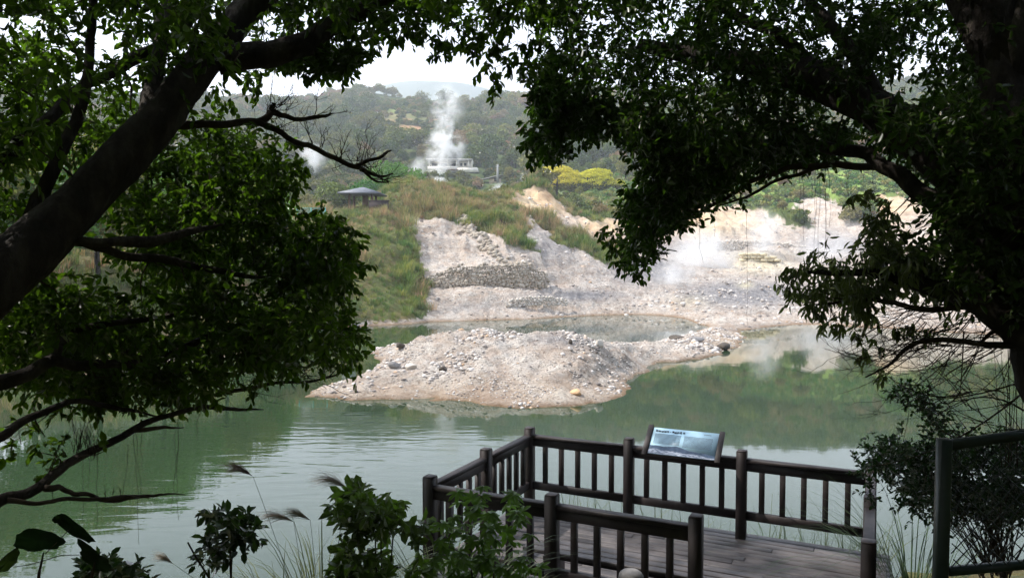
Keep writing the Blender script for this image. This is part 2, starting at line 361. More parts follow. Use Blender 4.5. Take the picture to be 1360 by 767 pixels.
# ---------------------------------------------------------------- terrain
def zz(Y, py): return CAMZ - (py - HY) / 1000 * Y
FAR = lambda a, b, c, d, e: [(200, a), (260, b), (330, c), (410, d), (470, e), (640, e + 6), (950, e - 40)]
COLS = [
 (-1200, [(12, .6), (20, 2), (35, 5), (60, 9), (110, 20)] + FAR(40, 55, 75, 95, 108)),
 (-400, [(16, -1), (21, .4), (30, 3), (45, 6), (70, 10), (110, 18)] + FAR(38, 52, 72, 92, 104)),
 (0, [(20, -1.5), (27, 0), (29, .7), (36, 3), (46, 5), (62, 8), (95, 13), (140, 20)] + FAR(34, 48, 68, 88, 100)),
 (250, [(28, -1.5), (34, 0), (37, 1.2), (47, 4), (60, 7.5), (80, 9.5), (110, 11), (150, 16)] + FAR(30, 46, 66, 86, 98)),
 (430, [(44, -1.5), (50, 0), (51.5, .6), (60, 4.3), (68, 7.1), (73, 8.1), (90, 8.6), (120, 9), (150, 13)] + FAR(27, 44, 64, 88, 104)),
 (480, [(46, -1.5), (51, 0), (52.5, .7), (61, 4.5), (68, 7.2), (74, 8.2), (82, 8.6), (92, 9.2), (110, 10), (145, 12)] + FAR(26, 43, 63, 92, 109)),
 (512, [(46, -1.5), (52, 0), (53.5, .8), (62, 4.6), (70, 7.8), (76, 9.4), (82, 11), (90, 12.6), (110, 11), (145, 12)] + FAR(26, 43, 63, 92, 109)),
 (545, [(47, -1.5), (53, 0), (54.5, .6), (60, 2.5), (66, 5.4), (75, 9), (82, 12), (89, 13.6), (108, 11.5), (145, 12)] + FAR(26, 43, 63, 90, 105)),
 (565, [(48, -1.5), (54.5, 0), (56, .4), (59, 1.7), (61.5, 2.2), (62.3, 3.0), (67, 5.2), (75, 8.6), (82, 11.8), (89, 13.8), (108, 11.5), (145, 12)] + FAR(26, 42, 62, 88, 101)),
 (640, [(50, -1.5), (56, 0), (57, .35), (58.6, .8), (59.4, 2.0), (62, 2.3), (62.6, 3.9), (70, 6.4), (76, 8.2), (86, 11.6), (104, 10.5), (145, 12)] + FAR(25, 42, 61, 87, 101)),
 (700, [(52, -1.5), (57, 0), (58.2, .4), (59.6, .9), (60.6, 2.0), (63, 2.4), (63.8, 3.9), (71, 6.2), (80, 8.6), (90, 11.2), (98, 13.0), (112, 11), (150, 14)] + FAR(26, 42, 61, 88, 103)),
 (740, [(53, -1.5), (59, 0), (60, .4), (61.5, 1.1), (62.5, 2.0), (65, 2.4), (70, 4.6), (80, 7.9), (90, 9.4), (98, 10.6), (115, 10.5), (150, 16)] + FAR(26, 42, 61, 88, 104)),
 (790, [(55, -1.5), (61, 0), (62, .4), (63.5, 1.1), (64.5, 1.9), (67, 2.4), (73, 4.4), (82, 7.0), (92, 8.4), (105, 9.6), (125, 12.5), (150, 17.5)] + FAR(27, 42, 62, 89, 105)),
 (850, [(57, -1.2), (62, 0), (63, .4), (66, 1.3), (68.5, 2.1), (72, 2.6), (80, 4.0), (90, 5.6), (100, 8), (112, 10.3), (128, 13), (152, 18)] + FAR(27, 43, 63, 86, 101)),
 (905, [(52, -.5), (58, 0), (62, .5), (67, 1.5), (70, 2.1), (76, 2.4), (86, 3.6), (95, 4.8), (104, 7.4), (116, 10.4), (130, 13.8), (155, 18.5)] + FAR(28, 44, 64, 88, 104)),
 (945, [(46, -.2), (50, .25), (60, .7), (66, 1.5), (70, 2.0), (77, 2.3), (88, 3.3), (96, 5.4), (105, 6.6), (116, 10.4), (130, 13.8), (158, 19)] + FAR(29, 45, 65, 89, 106)),
 (990, [(44, -.8), (49, .15), (56, .5), (65, 1.0), (71, 2.1), (77, 2.3), (88, 3.4), (96, 5.4), (105, 6.6), (116, 10.0), (130, 13.4), (160, 20)] + FAR(30, 46, 66, 90, 108)),
 (1060, [(46, -1.2), (52, 0), (57, .25), (66, .6), (72, 1.7), (78, 2.0), (88, 3.2), (98, 5.0), (108, 7.2), (120, 11.5), (132, 14.5), (165, 22.5)] + FAR(32, 49, 69, 93, 110)),
 (1120, [(44, -1.2), (50, 0), (58, .2), (72, .5), (80, 1.5), (90, 3.2), (100, 5.2), (110, 8.4), (120, 12), (134, 15.5), (165, 23)] + FAR(33, 50, 70, 94, 110)),
 (1220, [(40, -1.2), (47, 0), (56, .2), (76, .45), (84, 2), (95, 5), (106, 9), (120, 13), (136, 17), (165, 24)] + FAR(34, 51, 71, 95, 110)),
 (1360, [(33, -1.2), (39, 0), (48, .2), (70, .5), (78, 2.5), (90, 7), (106, 12), (130, 18), (165, 26)] + FAR(36, 52, 72, 95, 108)),
 (1800, [(18, -1), (24, .3), (36, 1.5), (60, 5), (90, 13), (130, 22), (165, 28)] + FAR(38, 54, 74, 95, 106)),
 (2600, [(10, .6), (20, 2), (36, 4), (60, 8), (90, 15), (130, 24), (165, 30)] + FAR(40, 56, 76, 95, 106)),
]
YG = np.exp(np.linspace(math.log(6), math.log(1200), 700))
PG = np.linspace(-1200, 2600, 761)   # 5 px steps
_prof = np.array([np.interp(YG, [c[0] for c in p], [c[1] for c in p], left=-1.6) for _, p in COLS])
_px = np.array([c[0] for c in COLS], float)
HG = np.array([np.interp(PG, _px, _prof[:, i]) for i in range(len(YG))])    # [Y, px]
def blur(a, r, axis):
    k = np.exp(-.5 * (np.arange(-3 * r, 3 * r + 1) / r) ** 2); k /= k.sum()
    pad = [(0, 0)] * 2; pad[axis] = (3 * r, 3 * r)
    b = np.pad(a, pad, 'edge'); return np.apply_along_axis(lambda q: np.convolve(q, k, 'valid'), axis, b)
HG = blur(blur(HG, 2, 1), 1, 0)
def bil(px, Y):
    i = np.interp(np.log(np.maximum(Y, 6)), np.log(YG), np.arange(len(YG))); j = np.interp(px, PG, np.arange(len(PG)))
    i0 = np.clip(i.astype(int), 0, len(YG) - 2); j0 = np.clip(j.astype(int), 0, len(PG) - 2); a = i - i0; b = j - j0
    return (HG[i0, j0] * (1 - a) + HG[i0 + 1, j0] * a) * (1 - b) + (HG[i0, j0 + 1] * (1 - a) + HG[i0 + 1, j0 + 1] * a) * b
def wpt(px, py):
    Y = 4600 / (py - HY); return ((px - CX) / 1000 * Y, Y)
ISL = [wpt(*q) for q in [(398, 527), (440, 532), (500, 531), (560, 530), (600, 533), (640, 538), (700, 542), (765, 540), (815, 530), (838, 517), (832, 506),
       (866, 489), (880, 482), (915, 478), (950, 474), (978, 463), (990, 450), (985, 440), (940, 436), (905, 447), (870, 458), (830, 462), (790, 458),
       (730, 456), (660, 459), (600, 462), (545, 462), (503, 463), (489, 469), (497, 478), (517, 483), (505, 492), (470, 502), (435, 513)]]
CR = [(0.0, 30.2, .84, 4.6, 3.0), (2.4, 30.4, .45, 2.0, 2.0), (-2.6, 30.2, .5, 2.6, 2.4), (5.2, 33, .25, 2.5, 2.5), (2.2, 27.2, .3, 1.5, 1.2)]
def island_h(x, y):
    xo = x + (fbm(x * .9, y * .9, 3, 5) - .5) * 1.0; yo = y + (fbm(x * .9, y * .9, 3, 8) - .5) * 1.2
    d = polydist(xo, yo, ISL)
    h = np.where(d > 0, .10 * (1 - np.exp(-d * 4)) + .32 * sm(0, 2.2, d), .55 * np.maximum(d, -4))
    for cx, cy, a, sx, sy in CR:
        h = h + np.where(d > 0, a * np.exp(-((x - cx) / sx) ** 2 - ((y - cy) / sy) ** 2) * sm(0, 1.6, d), 0)
    return h, d
NBX = np.array([-60., -30, -14, -8, -4, 0, 5, 8, 12, 25, 60]); NBY = np.array([40., 30, 16, 10.2, 9.6, 9.8, 10.6, 11.6, 15, 26, 40])
def H(x, y, full=False):
    x = np.asarray(x, float); y = np.asarray(y, float)
    r = np.hypot(x, y)
    yy = np.maximum(y, 1e-3)
    px = np.clip(CX + 1000 * x / yy, -1200, 2600)
    Yd = np.where(np.abs(x / yy) > 1.9, r / 2.15, y)
    base = bil(px, np.maximum(Yd, 6.0))
    isl, di = island_h(x, y) if True else (0, 0)
    near = r < 70
    base = np.where(near & (isl > base), isl, base)
    # the near bank the camera stands on
    ys = np.interp(x, NBX, NBY)
    t = y / ys
    nb = np.interp(t, [-20, -3, 0, .2, .7, .86, 1.0, 1.15], [30, 6, 3.1, 3.0, .75, .35, 0, -1.6]) + (fbm(x * .7, y * .7, 3, 2) - .5) * .25 * (t < 1.1)
    bank = nb > base
    h = np.where(nb > base, nb, base)
    h = h + 2.4 * np.exp(-((x - 3.3) / 2.3) ** 2 - ((y - 98) / 3.0) ** 2) + 1.3 * np.exp(-((x - 6.6) / 1.8) ** 2 - ((y - 97) / 3.0) ** 2)
    above = sm(-.1, .6, h)
    # relief
    amp = np.where(bank, 0, 1) * above
    h = h + amp * .23 * np.sin(h * 3.9 + 4 * fbm(x / 12, y / 12, 2, 81)) * sm(1.6, 3, h) * (r < 150) * sm(.35, .55, fbm(x / 7, y / 7, 2, 83))
    rid2 = 1 - np.abs(2 * fbm(x / 1.7 + .1 * y, y / 6, 3, 27) - 1)
    far = sm(120, 300, r)
    pxx, pyy = px, None
    n = (fbm(x / 9, y / 9, 5, 11) - .5)
    rid = 1 - np.abs(2 * fbm(x / 5 + .3 * y / 5, y / 14, 4, 21) - 1)
    hh = h + amp * ((1 - far) * (n * np.clip(h * .22, .2, 1.5) + (rid - .72) * np.clip((h - 2.4) * .40, 0, 2.6) * sm(60, 68, r) * sm(.3, .6, np.minimum(1, np.abs(px - 610) / 110))) + far * (fbm(x / 60, y / 60, 4, 31) - .5) * 14)
    hh = hh + amp * (1 - far) * (rid2 - .75) * np.clip((h - 2.4) * .25, 0, .9) * sm(60, 68, r)
    hh = hh + amp * (1 - far) * ((fbm(x * 1.3, y * 1.3, 4, 41) - .5) * .34 * np.where(r > 45, 1.5, .8) + (fbm(x * .45, y * 1.6, 3, 43) - .5) * .35 * (r > 50))
    fine = above * np.where(bank, 0, 1) * (r > 20) * (r < 120)
    hh = hh + fine * ((fbm(x * 3.2, y * 3.2, 3, 47) - .5) * .16 + (1 - np.abs(2 * fbm(x * .9 + .2 * y, y * .5, 3, 48) - 1) - .75) * np.where(r < 48, .30 * sm(.25, .8, h), .0))
    return (hh, base, bank, di, px) if full else hh
Hf = lambda x, y: float(H(np.array([x]), np.array([y]))[0])

th = np.concatenate([np.linspace(-180, -60, 50, endpoint=False), np.linspace(-60, -37, 46, endpoint=False),
                     np.linspace(-37, 37, 760, endpoint=False), np.linspace(37, 60, 46, endpoint=False), np.linspace(60, 180, 51)])
rr_ = np.concatenate([np.exp(np.linspace(math.log(.6), math.log(21), 60, endpoint=False)), np.exp(np.linspace(math.log(21), math.log(150), 440, endpoint=False)),
                      np.exp(np.linspace(math.log(150), math.log(700), 150, endpoint=False)), np.exp(np.linspace(math.log(700), math.log(1500), 12))])
TT, RR = np.meshgrid(np.radians(th), rr_)
TX = (RR * np.sin(TT)); TY = (RR * np.cos(TT))
TZ, TB, TBank, TDI, TPX = H(TX, TY, True)
pxr, pyr = proj(TX, np.maximum(TY, .5), TZ)

CLAY = [[(541, 288), (575, 285), (612, 297), (645, 309), (668, 318), (700, 338), (722, 342), (700, 312), (688, 290), (712, 294), (742, 322), (790, 338), (820, 352), (838, 340), (812, 325), (770, 312),
         (760, 296), (800, 292), (835, 283), (868, 268), (930, 272), (985, 273), (1020, 285), (1050, 300), (1092, 308), (1062, 282), (1052, 268), (1080, 258), (1110, 264), (1140, 292), (1165, 290), (1168, 262), (1195, 255),
         (1260, 290), (1500, 320), (2600, 340), (2600, 1200), (540, 1200), (553, 440), (560, 395), (566, 370), (552, 330)],
        [(672, 268), (700, 249), (728, 253), (745, 270), (765, 288), (800, 292), (800, 312), (770, 308), (735, 292), (705, 284)]]
wx = (fbm(TX / 2.2, TY / 2.2, 4, 51) - .5) * 34; wy = (fbm(TX / 2.2, TY / 2.2, 4, 57) - .5) * 22
cl = np.zeros(TX.shape, bool)
for p in CLAY: cl |= inpoly(pxr + wx, pyr + wy, p)
clay = cl & (TY > 15) & (RR < 175) & ~TBank
clay |= (TDI > -2.5) & (RR < 50) & (TY > 20)
clay |= (TZ < .25) & ~TBank & (RR < 60)
veg = np.where(clay, 0, 1.0)
def pblob(cx, cy, rx, ry, Y0=0, Y1=1e9):
    return np.exp(-((pxr - cx) / rx) ** 2 - ((pyr - cy) / ry) ** 2) * ((TY > Y0) & (TY < Y1))
soil = np.clip(1.7 * np.maximum(pblob(560, 172, 62, 14, 230), pblob(638, 175, 20, 6, 230)) * sm(.3, .6, fbm(TX / 12, TY / 12, 4, 61)), 0, 1)
lime = np.clip(sm(90, 120, RR) * np.maximum.reduce([pblob(1080, 235, 160, 45, 120, 400) * 1.3, pblob(880, 262, 90, 26, 100, 220), pblob(540, 140, 70, 10, 250) * .8, pblob(820, 255, 70, 22, 100, 220)]), 0, 1)
ochre = np.clip(np.maximum.reduce([pblob(715, 270, 40, 22, 80, 130) * 1.6, pblob(900, 285, 90, 26, 95, 160) * 1.2, pblob(800, 300, 40, 16, 75, 150), pblob(1180, 270, 40, 22, 90), .25 * pblob(640, 520, 240, 16, 20, 30), pblob(1000, 455, 60, 14, 30, 60) * .5]), 0, 1)
sulf = np.clip(np.maximum.reduce([pblob(1010, 352, 38, 10) , pblob(830, 300, 40, 12, 90) * .6, pblob(915, 400, 28, 8) * .4, pblob(940, 300, 60, 14) * .35, pblob(990, 378, 10, 5), pblob(990, 340, 60, 8) * .5, pblob(680, 350, 30, 4) * .4]), 0, 1)
grey = np.clip(np.maximum.reduce([pblob(860, 360, 60, 22) * 1.1, pblob(985, 390, 80, 17) * 1.6, pblob(1110, 325, 60, 16), pblob(735, 325, 40, 30) * .8, pblob(770, 392, 60, 8) * 1.2, pblob(760, 450, 60, 9) * .9, pblob(1040, 437, 60, 6),
        pblob(930, 330, 90, 14) * .8, pblob(620, 408, 60, 8) * .5]), 0, 1) * (RR < 170)
wet = np.where(~TBank, np.exp(-np.maximum(TZ - .02, 0) / .07), 0) * (RR < 90) * sm(.25, .55, fbm(TX * .8, TY * .8, 3, 71) + .15)
wet = np.where(TZ < 0, .9, wet)
wood = sm(100, 140, RR) * (1 - lime) * (1 - np.clip(pblob(545, 147, 75, 13, 250) * 1.2, 0, 1)) * (1 - soil)
def build_terrain():
    nr, nc = TX.shape
    me = bpy.data.meshes.new('valley_ground')
    v = np.stack([TX, TY, TZ], -1).reshape(-1, 3)
    i, j = np.meshgrid(np.arange(nr - 1), np.arange(nc - 1), indexing='ij')
    a = i * nc + j
    q = np.stack([a, a + 1, a + nc + 1, a + nc], -1).reshape(-1, 4)[:, ::-1]
    me.vertices.add(len(v)); me.vertices.foreach_set('co', v.astype(np.float32).ravel())
    me.loops.add(q.size); me.loops.foreach_set('vertex_index', q.astype(np.int32).ravel())
    me.polygons.add(len(q)); me.polygons.foreach_set('loop_start', (np.arange(len(q)) * 4).astype(np.int32))
    for n, arr in (('veg', veg), ('soil', soil), ('lime', lime), ('ochre', ochre), ('sulfur', sulf), ('grey', grey), ('wet', wet), ('wood', wood)):
        at = me.attributes.new(n, 'FLOAT', 'POINT'); at.data.foreach_set('value', arr.astype(np.float32).ravel())
    me.update(calc_edges=True); me.polygons.foreach_set('use_smooth', np.ones(len(q), bool))
    me.materials.append(M['terrain'])
    o = bpy.data.objects.new('ground', me); COL.objects.link(o)
    tag(o, 'pale clay and grassy ground of the valley around the lake', 'ground', kind='structure'); return o
build_terrain()
b = MB(); b.add([(-300, -60, 0), (300, -60, 0), (300, 200, 0), (-300, 200, 0)], [[0, 1, 2, 3]])
w = b.build('lake_water', M['water']); tag(w, 'still jade green lake water', 'water', kind='structure')

# far mountain range, as real land 2.6 to 4 km away
def ridge():
    xs = np.linspace(-1900, 1900, 190); ys = np.linspace(1000, 2050, 60)
    X, Y = np.meshgrid(xs, ys)
    pk = 345 * np.exp(-((X + 215) / 400) ** 2 - ((Y - 1600) / 380) ** 2) + 130 * np.exp(-((X - 330) / 480) ** 2 - ((Y - 1600) / 380) ** 2) + 90 * np.exp(-((X + 1000) / 500) ** 2 - ((Y - 1600) / 380) ** 2)
    Z = pk + (fbm(X / 260, Y / 260, 5, 3) - .5) * 55 * (pk / 350) - 10
    v = np.stack([X, Y, Z], -1).reshape(-1, 3); nc = len(xs)
    i, j = np.meshgrid(np.arange(len(ys) - 1), np.arange(nc - 1), indexing='ij'); a = i * nc + j
    q = np.stack([a, a + 1, a + nc + 1, a + nc], -1).reshape(-1, 4)
    b = MB(); b.quads(v, q, np.full(len(v), .5))
    o = b.build('far_mountain', surf('far_forest', [(.3, (.04, .06, .03)), (.7, (.09, .11, .05))], .01, .95, 0), smooth=True)
    tag(o, 'blue hazy mountain ridge far beyond the hill', 'mountain', kind='structure')
ridge()

# ---------------------------------------------------------------- scatter (stuff) via geometry nodes
def gn_scatter(name, pts, sc, rz, idx, sources, label, cat):
    c = bpy.data.collections.new(name + '_source')
    for s in sources: c.objects.link(s)
    me = bpy.data.meshes.new(name); me.vertices.add(len(pts)); me.vertices.foreach_set('co', np.asarray(pts, np.float32).ravel())
    for n, t, a in (('sc', 'FLOAT', sc), ('rz', 'FLOAT', rz), ('idx', 'INT', idx)):
        at = me.attributes.new(n, t, 'POINT'); at.data.foreach_set('value', np.asarray(a, np.float32 if t == 'FLOAT' else np.int32))
    o = bpy.data.objects.new(name, me); COL.objects.link(o)
    ng = bpy.data.node_groups.new(name, 'GeometryNodeTree')
    ng.interface.new_socket('Geometry', in_out='INPUT', socket_type='NodeSocketGeometry'); ng.interface.new_socket('Geometry', in_out='OUTPUT', socket_type='NodeSocketGeometry')
    n = ng.nodes; L = ng.links
    gi = n.new('NodeGroupInput'); go = n.new('NodeGroupOutput'); ip = n.new('GeometryNodeInstanceOnPoints'); ci = n.new('GeometryNodeCollectionInfo')
    ci.inputs['Collection'].default_value = c; ci.inputs['Separate Children'].default_value = True; ci.inputs['Reset Children'].default_value = True
    def na(nm, t):
        q = n.new('GeometryNodeInputNamedAttribute'); q.data_type = t; q.inputs['Name'].default_value = nm; return q.outputs['Attribute']
    cb = n.new('ShaderNodeCombineXYZ'); L.new(na('rz', 'FLOAT'), cb.inputs[2])
    L.new(gi.outputs[0], ip.inputs['Points']); L.new(ci.outputs[0], ip.inputs['Instance']); ip.inputs['Pick Instance'].default_value = True
    L.new(na('idx', 'INT'), ip.inputs['Instance Index']); L.new(cb.outputs[0], ip.inputs['Rotation']); L.new(na('sc', 'FLOAT'), ip.inputs['Scale'])
    L.new(ip.outputs[0], go.inputs[0])
    md = o.modifiers.new('scatter', 'NODES'); md.node_group = ng
    tag(o, label, cat, kind='stuff'); return o

def leaf_quads(pos, ax, nrm, L, W, rnd, mb, droop=.15, lift=.12):
    Np = len(pos); L = np.broadcast_to(L, Np)[:, None]; W = np.broadcast_to(W, Np)[:, None]
    ax = ax / (np.linalg.norm(ax, axis=1)[:, None] + 1e-9)
    sd = np.cross(ax, nrm); sd /= np.linalg.norm(sd, axis=1)[:, None] + 1e-9
    nn = np.cross(sd, ax)
    v = np.stack([pos, pos + ax * L * .30 + sd * W * .42 + nn * W * lift, pos + ax * L * .68 + sd * W * .44 + nn * (W * lift - L * droop * .4),
                  pos + ax * L - nn * L * droop, pos + ax * L * .68 - sd * W * .44 + nn * (W * lift - L * droop * .4), pos + ax * L * .30 - sd * W * .42 + nn * W * lift], 1)
    base = (np.arange(Np) * 6)[:, None]
    f = np.concatenate([base + [[0, 1, 2, 3]], base + [[0, 3, 4, 5]]])
    mb.quads(v.reshape(-1, 3), f, np.repeat(rnd, 6))
def unit(v): return v / (np.linalg.norm(v, axis=-1, keepdims=True) + 1e-9)

def crown_mesh(name, r, h, base, nblob, nleaf, ls, mat, seed, flat=1.0, link=False, squash=.75):
    g = np.random.default_rng(seed); mb = MB()
    cs = []
    for k in range(nblob):
        a = g.random() * 2 * np.pi; q = g.random() ** .6
        cs.append((math.cos(a) * q * r * .68, math.sin(a) * q * r * .68, base + h * (.30 + .52 * g.random() * (1 - q * q * .55)), r * (.30 + .22 * g.random())))
    cs.append((0, 0, base + h * .72, r * .42)); cs = np.array(cs)
    k = g.integers(0, len(cs), nleaf); d = unit(g.normal(size=(nleaf, 3)))
    rr = cs[k, 3] * (.72 + .36 * g.random(nleaf) ** .8)
    p = cs[k, :3] + d * rr[:, None] * np.array([1, 1, squash * flat])
    p += (g.random((nleaf, 3)) - .5) * ls
    p[:, 2] = np.maximum(p[:, 2], base + .02 * h)
    nrm = unit(d + g.normal(size=(nleaf, 3)) * .55); ax = unit(np.cross(nrm, g.normal(size=(nleaf, 3))))
    L = ls * (.6 + .8 * g.random(nleaf))
    blobr = g.random(len(cs))
    leaf_quads(p - ax * L[:, None] * .5, ax, nrm, L, L * .62, np.clip(.55 * g.random(nleaf) + .45 * blobr[k], 0, 1), mb)
    return mb, cs
def trunk_mesh(r, top, cs, seed, lean=.1):
    g = np.random.default_rng(seed); mb = MB(); t = np.linspace(0, 1, 6)
    lx, ly = (g.random(2) - .5) * lean * top
    mb.tube(np.stack([lx * t * t, ly * t * t, -.4 + (top + .4) * t], 1), r * (1.25 - .8 * t), 7)
    for c in cs[:6]:
        a = np.array([lx * .3, ly * .3, top * .55]); b_ = c[:3]; m = (a + b_) / 2 + [0, 0, -.08 * top]
        u = t[:, None]; mb.tube((1 - u) ** 2 * a + 2 * u * (1 - u) * m + u * u * b_, r * (.5 - .38 * t), 5)
    return mb
def make_tree(name, label, cat, r, h, base, nblob, nleaf, ls, mat, seed, group=None, loc=(0, 0, 0), flat=1.0, tr=None):
    root = empty(name, loc); tag(root, label, cat, group)
    mb, cs = crown_mesh('crown', r, h, base, nblob, nleaf, ls, mat, seed, flat)
    local(mb.build('crown', mat), root)
    tm = trunk_mesh(tr or r * (.035 if ls < .3 else .07), base + h * .55, cs, seed)
    local(tm.build('trunk', M['bark']), root)
    return root
def bare_tree(name, label, cat, h, seed, loc, group=None):
    root = empty(name, loc); tag(root, label, cat, group); g = random.Random(seed); mb = MB()
    def rec(p, d, L, r, dep):
        q = p + d * L; mid = p + d * L * .5 + Vector((g.uniform(-1, 1), g.uniform(-1, 1), 0)) * L * .08
        mb.tube([p, mid, q], [r, r * .8, r * .6], 5 if dep < 2 else 3)
        if dep < 5:
            for k in range(3 if dep else 4):
                nd = (d + Vector((g.uniform(-1, 1), g.uniform(-1, 1), g.uniform(-.3, .8))) * .75).normalized()
                rec(p + d * L * g.uniform(.55, 1), nd, L * g.uniform(.55, .75), r * .55, dep + 1)
    rec(Vector((0, 0, -.3)), Vector((0, 0, 1)), h * .34, h * .02, 0)
    local(mb.build('branches', M['bare']), root); return root

# ------------- wooded hill: forest mass + individual nearer trees
def in_clear(px, py):
    c = inpoly(px, py, [(498, 160), (540, 152), (600, 158), (612, 180), (560, 192), (515, 188)])
    c |= inpoly(px, py, [(622, 170), (655, 172), (655, 180), (622, 180)])
    return c
LIMEP = [(985, 215), (1040, 205), (1200, 205), (1290, 230), (1290, 300), (1160, 285), (1100, 262), (1050, 262), (985, 268)]
LIME2 = [(780, 250), (880, 240), (900, 270), (860, 285), (770, 275)]
def veg_at(X, Y):
    r = np.hypot(X, Y); a = np.degrees(np.arctan2(X, Y)); i = np.clip(np.searchsorted(rr_, r), 0, len(rr_) - 1); j = np.clip(np.searchsorted(th, a), 0, len(th) - 1)
    return veg[i, j]
def hill_points(n, Y0, Y1, px0, px1, seed, mind):
    g = np.random.default_rng(seed); out = []; cell = {}
    while len(out) < n:
        m = 4000; px = g.uniform(px0, px1, m); Y = np.sqrt(g.uniform(Y0 ** 2, Y1 ** 2, m)); X = (px - CX) / 1000 * Y
        Z, _b, _k, _d, _p = H(X, Y, True); pr, pc = proj(X, Y, Z)
        vg = veg_at(X, Y)
        for i in range(m):
            if vg[i] < .5: continue
            if in_clear(pr[i], pc[i]) and g.random() < .97: continue
            if Y[i] < 230 and (inpoly(pr[i], pc[i], LIMEP) or inpoly(pr[i], pc[i], LIME2)) and g.random() < .93: continue
            if Y[i] < 205 and 560 < px[i] < 640 and Y[i] > 170 and pc[i] < 262: continue
            if abs(Y[i] - 206) < 9 and 555 < px[i] < 680: continue
            k = (int(X[i] // mind), int(Y[i] // mind))
            if cell.get(k): continue
            cell[k] = 1; out.append((X[i], Y[i], Z[i]))
            if len(out) >= n: return np.array(out)
        mind *= .93
    return np.array(out)
srcs = []
for k, (r, h, mt) in enumerate([(3.6, 5.2, 0), (4.4, 6.2, 0), (3.2, 5.2, 1), (4.2, 5.4, 1), (3.0, 4.4, 2), (5.0, 6.5, 0), (2.4, 3.2, 1), (3.8, 4.6, 2)]):
    mb, cs = crown_mesh('c', r, h, .6, 8, 620, .75, None, 100 + k)
    srcs.append(mb.build('forest_crown', M['hill_leaf'][mt], link=False))
pts = hill_points(6200, 205, 560, -150, 1500, 5, 4.6)
g = np.random.default_rng(9)
ti = fbm(pts[:, 0] / 40, pts[:, 1] / 40, 3, 5) + (g.random(len(pts)) - .5) * .35
idx = np.where(ti < .42, g.integers(0, 2, len(pts)), np.where(ti < .5, 5, np.where(ti < .58, g.integers(2, 4, len(pts)), g.choice([4, 6, 7], len(pts)))))
scs = (.55 + .6 * g.random(len(pts))) * np.where(fbm(pts[:, 0] / 25, pts[:, 1] / 25, 2, 6) > .55, .8, 1.1)
pr, pc = proj(pts[:, 0], pts[:, 1], pts[:, 2])
scs = np.where((pr > 490) & (pr < 640) & (pc < 160) & (pc > 128), scs * .55, scs)
scs = np.where(in_clear(pr, pc), .3, scs)
gn_scatter('hillside_forest', pts, scs, g.random(len(pts)) * 6.28, idx, srcs, 'dense mixed wood covering the upper hillside behind the lake', 'forest')
# individual trees of the lower slope: two to three shared models, each a thing
HT = []
hilltree_defs = [
    ('broadleaf_tree', 'dark green broadleaf tree on the lower wooded slope', 3.6, 5.4, 1.0, 0, 1500, .5),
    ('leafy_tree', 'mid green leafy tree on the lower wooded slope', 3.2, 5.0, .9, 1, 1500, .5),
    ('olive_tree', 'olive brown scrubby tree on the lower wooded slope', 2.8, 3.8, .7, 2, 1300, .45)]
hp = hill_points(250, 108, 235, -60, 1330, 15, 7.5)
g = np.random.default_rng(19)
protos = [None] * 3
grp = ['dark broadleaf trees on the lower slope', 'mid green trees on the lower slope', 'olive scrub trees on the lower slope']
for i, p in enumerate(hp):
    px = CX + 1000 * p[0] / p[1]
    s = .5 + .55 * g.random()
    if p[1] < 150: s *= .62
    pyv = proj(p[0], p[1], p[2])[1]
    if 640 < px < 880 and p[1] < 175: s *= .55
    if 470 < px < 680 and p[1] < 200: s *= .6
    k = int(np.clip((fbm(np.array([p[0] / 30]), np.array([p[1] / 30]), 2, 7)[0] - .3) * 6 + g.normal() * .6, 0, 2))
    if protos[k] is None:
        d = hilltree_defs[k]
        t = make_tree(d[0], d[1], 'tree', d[2], d[3], d[4], 8, d[6], d[7], M['hill_leaf'][d[5]], 200 + k, grp[k]); protos[k] = t
    else: t = copy_tree(protos[k])
    t.location = (p[0], p[1], p[2] - .2); t.rotation_euler.z = g.random() * 6.28; t.scale = (s, s, s * (.85 + .3 * g.random()))
# skyline trees told apart against the sky
for (px, py, h, kind, lab) in [(478, 117, 9, 0, 'tall dark spreading tree crowning the hilltop at the left of the skyline'), (522, 124, 8, 2, 'feathery thin crowned tree on the skyline'),
                         (560, 126, 8, 0, 'dark round tree on the skyline left of the steam'), (592, 118, 9, 0, 'open crowned tall tree on the skyline above the steam'),
                         (617, 127, 8, 1, 'small tufted tree on the skyline right of the steam'), (690, 130, 8, 1, 'rounded skyline tree nearest the right hand branches')]:
    Y = 462; x = (px - CX) / 1000 * Y; z = Hf(x, Y); top = zz(Y, py)
    hh = max(6, top - z); t = make_tree('skyline_tree', lab, 'tree', 6.5 if kind == 0 else 4.6, hh * .95, hh * .08, 9, 900, .75, M['hill_leaf'][kind], 300 + px, loc=(x, Y, z - .5))

# trees told apart in the middle distance
def mtree(px, Y, r, h, base, mat, nl, ls, seed, name, lab, flat=1.0, nb=8, dz=0, cat='tree'):
    x = (px - CX) / 1000 * Y; z = Hf(x, Y)
    return make_tree(name, lab, cat, r, h, base, nb, nl, ls, mat, seed, loc=(x, Y, z - .2 + dz), flat=flat)
mtree(525, 122, 5.6, 8.5, .6, M['leaf_bright'], 6500, .45, 401, 'round_tree', 'bright green round tree right behind the pavilion, beside the mound', nb=12)
mtree(488, 116, 4.6, 6.0, .3, M['leaf_bright'], 4500, .42, 402, 'leafy_tree', 'green leafy tree just behind the pavilion roof', nb=9)
mtree(452, 108, 4.2, 6.4, .3, M['hill_leaf'][1], 4500, .42, 403, 'leafy_tree', 'mid green tree left of the pavilion behind the teal fence')
mtree(408, 104, 3.2, 4.6, .2, M['hill_leaf'][2], 3500, .36, 404, 'scrub_tree', 'pale olive scrubby tree above the teal fence')
